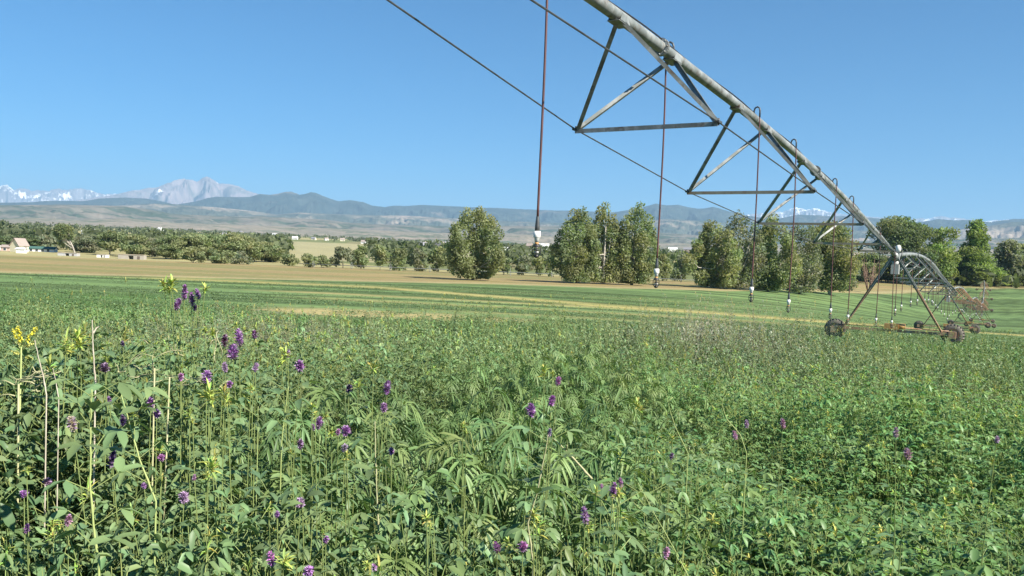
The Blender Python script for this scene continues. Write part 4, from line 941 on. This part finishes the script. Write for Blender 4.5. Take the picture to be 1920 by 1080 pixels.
FP = [
 ('tallest flowering plant, purple heads and green buds rising above the field line', 1.75, [(332, 572, 26, 20, PUR), (346, 549, 34, 16, PUR), (360, 562, 30, 18, PUR), (371, 552, 24, 14, VIO), (366, 578, 12, 12, DRK)], [(309, 540, 26), (322, 536, 30), (384, 546, 20), (318, 548, 20)], (338, 690)),
 ('plant with the longest purple spike over a wide purple head', 1.6, [(449, 634, 38, 22, PUR), (437, 662, 30, 30, PUR)], [], (452, 730)),
 ('small dark reddish purple head right of the longest purple spike', 1.7, [(477, 629, 18, 16, (.16, .05, .16))], [], (470, 720)),
 ('plant with half open brown purple bud head left of the longest spike', 1.7, [(421, 640, 26, 18, (.12, .05, .10))], [(400, 628, 20), (385, 622, 16)], (428, 720)),
 ('pale lilac head just under the longest purple spike', 1.5, [(422, 690, 22, 16, PALE)], [], (424, 760)),
 ('bright violet round head among the leaves right of centre left', 1.35, [(387, 709, 24, 26, VIO)], [], (380, 800)),
 ('small magenta purple head left of the bright violet round one', 1.4, [(339, 708, 16, 14, MAG)], [(340, 690, 10)], (345, 790)),
 ('whitish lilac head right of the bright violet one', 1.5, [(479, 690, 18, 16, PALE)], [(470, 730, 16)], (475, 780)),
 ('small purple head under the whitish lilac one', 1.5, [(430, 722, 12, 16, PUR)], [(420, 760, 14)], (430, 800)),
 ('purple head on a tall thin green stem with a yellowish bud beside it', 1.6, [(562, 688, 22, 22, PUR)], [(536, 668, 26), (528, 680, 18)], (540, 790)),
 ('pale violet head behind the yellowish bud of the tall thin stem', 1.8, [(540, 664, 18, 12, PALE)], [], (545, 740)),
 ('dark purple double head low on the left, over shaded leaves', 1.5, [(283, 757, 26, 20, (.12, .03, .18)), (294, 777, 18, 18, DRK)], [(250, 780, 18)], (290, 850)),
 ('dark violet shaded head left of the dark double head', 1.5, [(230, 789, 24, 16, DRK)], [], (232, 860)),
 ('small dark purple head beside the drooping bean shaped leaf', 1.5, [(205, 751, 16, 12, (.10, .03, .16))], [], (208, 820)),
 ('small blue black head in the greenery right of the dry white stalk', 1.9, [(230, 645, 12, 10, DRK)], [], (228, 700)),
 ('dusky pink faded head right of the dry white stalk', 1.5, [(196, 692, 16, 24, (.14, .08, .14))], [(200, 680, 18)], (196, 770)),
 ('whitish yellow faded head low beside the thick pale stem', 1.3, [(136, 796, 32, 24, (.52, .46, .34))], [], (138, 870)),
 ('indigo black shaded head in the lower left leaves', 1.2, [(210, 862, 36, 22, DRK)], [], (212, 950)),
 ('lilac pink head near the lower left corner', 1.1, [(128, 977, 26, 18, PNK)], [(100, 985, 24), (112, 1000, 20)], (120, 1060)),
 ('deep purple small head left of the lilac pink one at lower left', 1.1, [(50, 992, 20, 14, PUR)], [], (52, 1070)),
 ('tiny violet head above the deep purple one at lower left', 1.2, [(45, 928, 12, 20, VIO)], [(50, 885, 20)], (46, 1000)),
 ('pinkish yellow fading head at the left, between two leaf tufts', 1.25, [(89, 905, 12, 20, (.36, .22, .30))], [], (88, 980)),
 ('small pink purple head with a yellow green bud above it, lower left', 1.2, [(303, 860, 12, 16, MAG)], [(300, 845, 22)], (302, 930)),
 ('small violet head on the slanting green stem, lower left', 1.2, [(270, 912, 12, 14, VIO)], [(303, 905, 20)], (280, 990)),
 ('whitish lilac head with a dark shaded side, lower left', 1.2, [(345, 935, 22, 26, PALE)], [], (348, 1010)),
 ('small magenta head under a big yellow green bud, lower left', 1.15, [(364, 896, 14, 10, MAG)], [(398, 878, 34), (390, 895, 20)], (398, 990)),
 ('purple and violet head on a straight pale stem left of the mid centre', 1.45, [(598, 794, 26, 20, PUR), (587, 802, 14, 12, VIO)], [(610, 782, 14)], (598, 880)),
 ('wide flat purple head beside the straight pale stem', 1.4, [(648, 810, 18, 24, PUR), (634, 811, 12, 12, MAG)], [(622, 815, 18)], (640, 890)),
 ('dusky purple head left below the wide flat one', 1.3, [(563, 834, 22, 16, (.16, .07, .18))], [(545, 848, 12)], (550, 910)),
 ('tall oval bright purple head upright in the middle of the picture', 1.7, [(726, 728, 28, 20, VIO), (720, 766, 16, 20, (.36, .18, .40))], [(700, 694, 26)], (702, 860)),
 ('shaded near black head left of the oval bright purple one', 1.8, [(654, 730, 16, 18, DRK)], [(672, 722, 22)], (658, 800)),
 ('single violet head on a short stem, centre', 1.3, [(734, 847, 14, 16, VIO)], [], (736, 920)),
 ('faded grey lilac head left of the single violet one', 1.35, [(646, 842, 18, 16, (.34, .30, .40))], [(650, 856, 16)], (648, 920)),
 ('topmost of the two-headed purple plant in the centre right', 1.6, [(1034, 753, 22, 20, (.34, .12, .40)), (1046, 716, 18, 16, MAG)], [(1020, 702, 24), (1036, 704, 12)], (1030, 850)),
 ('round lilac purple head beside the two-headed plant', 1.55, [(996, 771, 26, 26, (.32, .12, .42))], [], (1012, 850)),
 ('blue grey small head at the fork of the pale dry branch', 1.4, [(1030, 812, 20, 12, (.14, .12, .26))], [], (1026, 900)),
 ('near out-of-focus plant with two deep purple heads and yellowish bud', .95, [(1150, 922, 34, 20, PUR), (1128, 917, 20, 14, MAG), (1164, 906, 22, 14, MAG)], [(1160, 930, 24), (1118, 925, 16)], (1150, 1070), ),
 ('lilac head beneath the near deep purple pair', 1.05, [(1097, 968, 38, 22, (.40, .24, .46))], [(1104, 992, 22)], (1112, 1060)),
 ('bright magenta purple head near the bottom centre', 1.05, [(980, 1027, 16, 24, MAG)], [], (975, 1080)),
 ('dull purple head left of the bright magenta one at the bottom', 1.05, [(932, 1028, 22, 22, (.20, .06, .20))], [(952, 1020, 18)], (934, 1080)),
 ('large soft pink purple head at the bottom left of centre', .9, [(509, 1050, 34, 22, (.42, .16, .42))], [(532, 1060, 34)], (512, 1110)),
 ('bright violet head cut by the bottom edge', .9, [(578, 1073, 18, 24, VIO)], [], (580, 1120)),
 ('small pink violet head at the bottom, beside a yellow bud', 1.0, [(702, 1065, 16, 16, (.40, .14, .44))], [(688, 1062, 16)], (704, 1110)),
 ('white lilac head over a slanting stem, lower left centre', 1.15, [(563, 945, 16, 26, PALE)], [], (548, 1020)),
 ('small violet head left below the white lilac one', 1.15, [(519, 966, 12, 14, VIO)], [(505, 955, 18)], (522, 1040)),
 ('small violet head right below the slanting stem, lower left centre', 1.1, [(611, 1013, 14, 14, (.36, .16, .44))], [(604, 1000, 12)], (608, 1080)),
 ('pinkish lilac seed head low at the right of centre', 1.3, [(1249, 1038, 26, 16, PNK)], [(1230, 1045, 12)], (1240, 1080)),
 ('small pale head on the curved bare stem, right of centre', 1.9, [(1378, 817, 18, 14, PNK)], [], (1384, 880)),
 ('lilac grey head right above the small pale one on the curved stem', 1.9, [(1400, 796, 18, 12, PALE)], [], (1402, 860)),
 ('dark grey violet head between thin stems, right of centre', 1.6, [(1259, 856, 14, 12, (.14, .10, .20))], [(1245, 850, 10)], (1258, 920)),
 ('faded brown pink seed head in the right part', 1.6, [(1702, 853, 24, 20, (.40, .28, .28))], [], (1700, 910)),
 ('faded grey pink seed head above the brown pink one', 1.7, [(1680, 812, 24, 14, (.36, .28, .32))], [], (1684, 880)),
 ('pale pink head at the upper right of the near crop', 2.0, [(1468, 795, 22, 14, PNK)], [], (1466, 850)),
 ('small pale violet head near the right picture edge', 1.8, [(1869, 825, 14, 12, PALE)], [], (1860, 880)),
]
for k, f in enumerate(FP): flower_plant(k, *f)
# green bud plants
for k, (px, py, s, Y, lb) in enumerate([(145, 640, 34, 1.7, 'yellow green leafy tip right of the yellow sweet clover'), (125, 648, 22, 1.75, 'smaller yellow green tip next to the sweet clover'), (392, 742, 32, 1.3, 'big round yellow green bud left of centre'), (420, 742, 26, 1.35, 'second yellow green bud right beside the big round one'), (585, 768, 20, 1.4, 'yellow green bud right of the tall thin stem'), (868, 800, 16, 1.5, 'bright yellow green bud in the centre of the weeds'), (355, 780, 18, 1.3, 'small yellow green bud under the bright violet head'), (1195, 760, 22, 2.0, 'upright leafy green tip in the middle right'), (800, 975, 22, 1.1, 'yellow green rosette low in the centre'), (1000, 965, 26, 1.15, 'pale leafy bud on the long pale stem at the bottom centre')]):
    r0 = flower_plant(100 + k, lb, Y, [], [(px, py, s), (px + r_(k) if False else px + 6, py + 12, s * .7)], (px, py + 90)); r0['category'] = 'plant'; r0['group'] = 'budding alfalfa plants'; r0.name = 'budding_alfalfa'

# stalks: tall green stems, dry white stalks, twigs
def stalk(name, label, pts, Y, r_px, col, cat='stalk', leaves=0, Lf=.045, side=(), nodes=True, seed=0):
    r = random.Random(seed + 77); w = [at(p_[0], p_[1], Y + (p_[2] if len(p_) > 2 else 0)) for p_ in pts]; b_ = w[-1]; g = h1(b_[0], b_[1])
    root = empty(name, (b_[0], b_[1], g), label, cat); O2 = np.array([b_[0], b_[1], g])
    w = [p_ - O2 for p_ in w]; 
    if b_[2] - g > .03 and cat != 'twig': w.append(np.array([0, 0.02, -.02]))
    rad = r_px * .54 / 2 / F * Y
    mb = MB(); fine = []
    for i in range(len(w) - 1):
        for q in np.linspace(0, 1, 6, endpoint=False): fine.append(w[i] + (w[i + 1] - w[i]) * q + np.array([r.uniform(-1, 1), r.uniform(-1, 1), 0]) * rad * .35)
    fine.append(w[-1]); n = len(fine); rs = [rad * (.45 + .75 * i / n) * (1.35 if i % 6 == 3 and nodes else 1) for i in range(n)]
    mb.tube(fine, rs, 8)
    for (x0, y0, x1, y1, rp) in side: a_ = at(x0, y0, Y) - O2; c_ = at(x1, y1, Y + r.uniform(-.05, .05)) - O2; mb.tube([a_, (a_ + c_) / 2 + [0, 0, .003], c_], [rp / 2 / F * Y, rp / 2.4 / F * Y, rp / 4 / F * Y], 6)
    mb.build('stem', M[col], root)
    if leaves:
        lv = Proto()
        for k in range(leaves):
            q = (k + .3) / leaves * (len(pts) - 1); i = int(q); p_ = w[i] + (w[i + 1] - w[i]) * (q - i); s_ = lc(r)
            for sg in (0, 1): trifoliate(lv, r, p_, k * 2.4 + sg * 3.1 + r.uniform(-.4, .4), Lf * r.uniform(.7, 1.1), pet=.03)
        lv.fin(); a1 = Arr(); a1.add(lv.v, lv.l, lv.t, lv.c); a1.build('leaves', M['leaf'], root)
    return root
M['gstem'] = simple('green_stem', (.26, .34, .11), (.34, .38, .14), 18, .6); M['dry'] = simple('dry_stem', (.40, .38, .22), (.30, .30, .15), 20, .8); M['dry2'] = simple('bleached_stem', (.50, .46, .37), (.36, .31, .23), 20, .8)
stalk('alfalfa_stalk', 'thick pale green stem rising through the lower left, with big leaflets', [(172, 730), (170, 800), (169, 900), (176, 1000), (186, 1055)], 1.0, 9, 'gstem', leaves=6, Lf=.034, seed=1, cat='stem')
stalk('alfalfa_stalk', 'long slanting green stem right of the thick one, lower left', [(228, 740), (244, 800), (262, 860), (292, 940)], 1.15, 7, 'gstem', leaves=5, Lf=.032, seed=2, cat='stem')
stalk('alfalfa_stalk', 'upright green stem at the bottom under the near purple heads', [(1150, 945), (1152, 1000), (1148, 1075)], .92, 7, 'gstem', leaves=4, Lf=.026, seed=3, cat='stem')
stalk('alfalfa_stalk', 'pale straight stem left of the centre, ending in the round bud', [(703, 790), (704, 850), (706, 910), (712, 1050)], 1.3, 6, 'dry', leaves=4, Lf=.03, seed=4, cat='stem')
stalk('alfalfa_stalk', 'long pale stem with nodes curving to the bottom centre', [(1028, 815), (1020, 860), (1008, 920), (990, 980), (1000, 1060)], 1.25, 6, 'dry', leaves=4, Lf=.03, seed=5, cat='stem')
stalk('alfalfa_stalk', 'green stem forking under the tall thin purple flower', [(541, 725), (535, 770), (528, 830)], 1.5, 5, 'gstem', leaves=3, Lf=.03, seed=6, cat='stem')
stalk('alfalfa_stalk', 'straight green stem right of the yellow buds, centre left', [(484, 762), (483, 830)], 1.35, 4, 'gstem', leaves=1, Lf=.026, seed=7, cat='stem')
stalk('dry_stalk', 'tall bleached white dry stalk left of the tallest flower', [(173, 600), (174, 640), (176, 680), (179, 716)], 1.5, 6, 'dry2', side=[(175, 625, 186, 612, 3)], seed=8)
stalk('dry_stalk', 'dry white stalk leaning right of the yellow sweet clover', [(65, 637), (72, 670), (80, 700), (87, 740)], 1.5, 5, 'dry2', seed=9)
stalk('dry_stalk', 'short dry white stalk low on the left', [(99, 690), (104, 712), (110, 745)], 1.45, 4, 'dry2', seed=10)
stalk('dry_twig', 'bare pale twig slanting down to the right in the centre right', [(1038, 823), (1062, 845), (1086, 872), (1110, 898)], 1.25, 7, 'dry', side=[(1062, 843, 1063, 835, 4)], seed=11, cat='twig')
stalk('bent_stem', 'thin bare stem with a curved top and fork, right of centre', [(1364, 700), (1358, 735), (1354, 760), (1362, 785), (1388, 815), (1400, 850)], 1.9, 3, 'gstem', side=[(1356, 745, 1372, 722, 2)], seed=12, cat='stem')
stalk('bent_stem', 'thin curved stem left of the bare fork', [(1248, 735), (1256, 770), (1266, 800), (1290, 850)], 1.8, 3, 'gstem', side=[(1253, 755, 1262, 745, 2)], seed=13, cat='stem')
stalk('bent_stem', 'long thin stem slanting through the leaves, lower right of centre', [(1196, 905), (1225, 960), (1270, 1040), (1290, 1080)], 1.2, 4, 'gstem', leaves=2, Lf=.024, seed=14, cat='stem')
# tangle of dry stems
Y = 1.7; b0 = at(300, 700, Y); g = h1(b0[0], b0[1]); root = empty('dry_stem_tangle', (b0[0], b0[1], g), 'tangle of bent straw coloured dry stems beneath the tallest flower', 'dry stems')
mb = MB(); rt_ = random.Random(5); O2 = np.array([b0[0], b0[1], g])
for k in range(26):
    x0 = rt_.uniform(235, 430); y0 = rt_.uniform(650, 725); pts = []
    dx = rt_.uniform(-60, 70); dy = rt_.uniform(-45, 12)
    for q in np.linspace(0, 1, 6): pts.append(at(x0 + dx * q + 6 * math.sin(q * 5 + k), y0 + dy * q + 9 * math.sin(q * 3 + k * 2), Y + rt_.uniform(-.02, .02) + k * .006) - O2)
    mb.tube(pts, [.0011, .0011, .001, .0009, .0008, .0006], 5)
for k in range(2):
    a_ = at(290 + 28 * k, 690 + (k * 17 % 20), Y) - O2; mb.tube([a_, (a_[0] * .6, a_[1], a_[2] * .5), (a_[0] * .3, 0, -.01)], [.0016, .002, .0022], 5)
mb.build('stem', M['dry'], root)
Y = 1.6; b0 = at(60, 730, Y); g = h1(b0[0], b0[1]); root = empty('dry_stem_tangle', (b0[0], b0[1], g), 'heap of pale broken dry stems at the left edge below the sweet clover', 'dry stems'); O2 = np.array([b0[0], b0[1], g]); mb = MB()
for k in range(22):
    x0 = rt_.uniform(0, 95); y0 = rt_.uniform(690, 750); dx = rt_.uniform(-40, 60); dy = rt_.uniform(-25, 12)
    pts = [at(x0 + dx * q, y0 + dy * q + 4 * math.sin(q * 4 + k), Y + k * .008) - O2 for q in np.linspace(0, 1, 4)]; mb.tube(pts, [.0014, .0014, .0012, .0009], 5)
for k in range(1): a_ = at(35 + 20 * k, 720, Y) - O2; mb.tube([a_, (a_[0] * .3, 0, -.01)], .002, 5)
mb.build('stem', M['dry'], root)
# yellow sweet clover
Y = 1.75; b0 = at(42, 720, Y); g = h1(b0[0], b0[1]); root = empty('yellow_sweet_clover', (b0[0], b0[1], g), 'sweet clover with slender bright yellow flower spikes at the left edge', 'flower'); O2 = np.array([b0[0], b0[1], g])
mb = MB(); top = at(40, 650, Y) - O2; mb.tube([(0, 0, -.02), (top[0] * .5, 0, top[2] * .6), top], [.0019, .0017, .0014], 6)
sp = [(43, 650, 24, 618), (42, 646, 32, 612), (44, 648, 68, 612), (40, 655, 14, 632), (44, 655, 62, 640), (38, 662, 22, 660), (46, 668, 60, 672)]
ends = []
for (x0, y0, x1, y1) in sp: a_ = at(x0, y0, Y) - O2; e = at(x1, y1, Y + rt_.uniform(-.03, .03)) - O2; mb.tube([a_, (a_ + e) / 2 + [0, 0, .004], e], [.0012, .001, .0007], 5); ends.append((a_, e))
mb.build('stem', M['gstem'], root)
for i, (a_, e) in enumerate(ends):
    P = Proto(); rr = random.Random(i)
    for k in range(60 if i < 3 else 30):
        q = .25 + .75 * k / (60 if i < 3 else 30); p_ = a_ + (e - a_) * q; V, Fc = leaf_shape(0.0062 * rr.uniform(.7, 1.2), .0034, .4, .3); c = (.78, .70, .07, .5) if i < 3 else (.42, .42, .12, .5); P.add(xf(V, p_, rr.uniform(0, 6.28), rr.uniform(-.6, .7)), Fc, c)
    P.fin(); a1 = Arr(); a1.add(P.v, P.l, P.t, P.c); a1.build('flower_spike', M['leaf'], root)
P = Proto(); rr = random.Random(3)
for k in range(14): trifoliate(P, rr, top * (.35 + .6 * k / 14), k * 2.4, .02, pet=.02)
P.fin(); a1 = Arr(); a1.add(P.v, P.l, P.t, P.c); a1.build('leaves', M['leaf'], root)

# ------------------------------------------------------------------ the air between here and the mountains
HZ = True
if HZ:
    mb = MB(); mb.box((0, 20500, 1370), (84000, 47000, 2960)); 
    mm = bpy.data.materials.new('haze'); mm.use_nodes = True; t = mm.node_tree; t.nodes.clear(); o = t.nodes.new('ShaderNodeOutputMaterial'); v = t.nodes.new('ShaderNodeVolumePrincipled')
    v.inputs['Color'].default_value = (.41, .67, .93, 1); v.inputs['Density'].default_value = 4.4e-5; v.inputs['Anisotropy'].default_value = 0.0
    t.links.new(v.outputs[0], o.inputs['Volume'])
    ho = mb.build('haze', mm); tag(ho, kind='stuff')
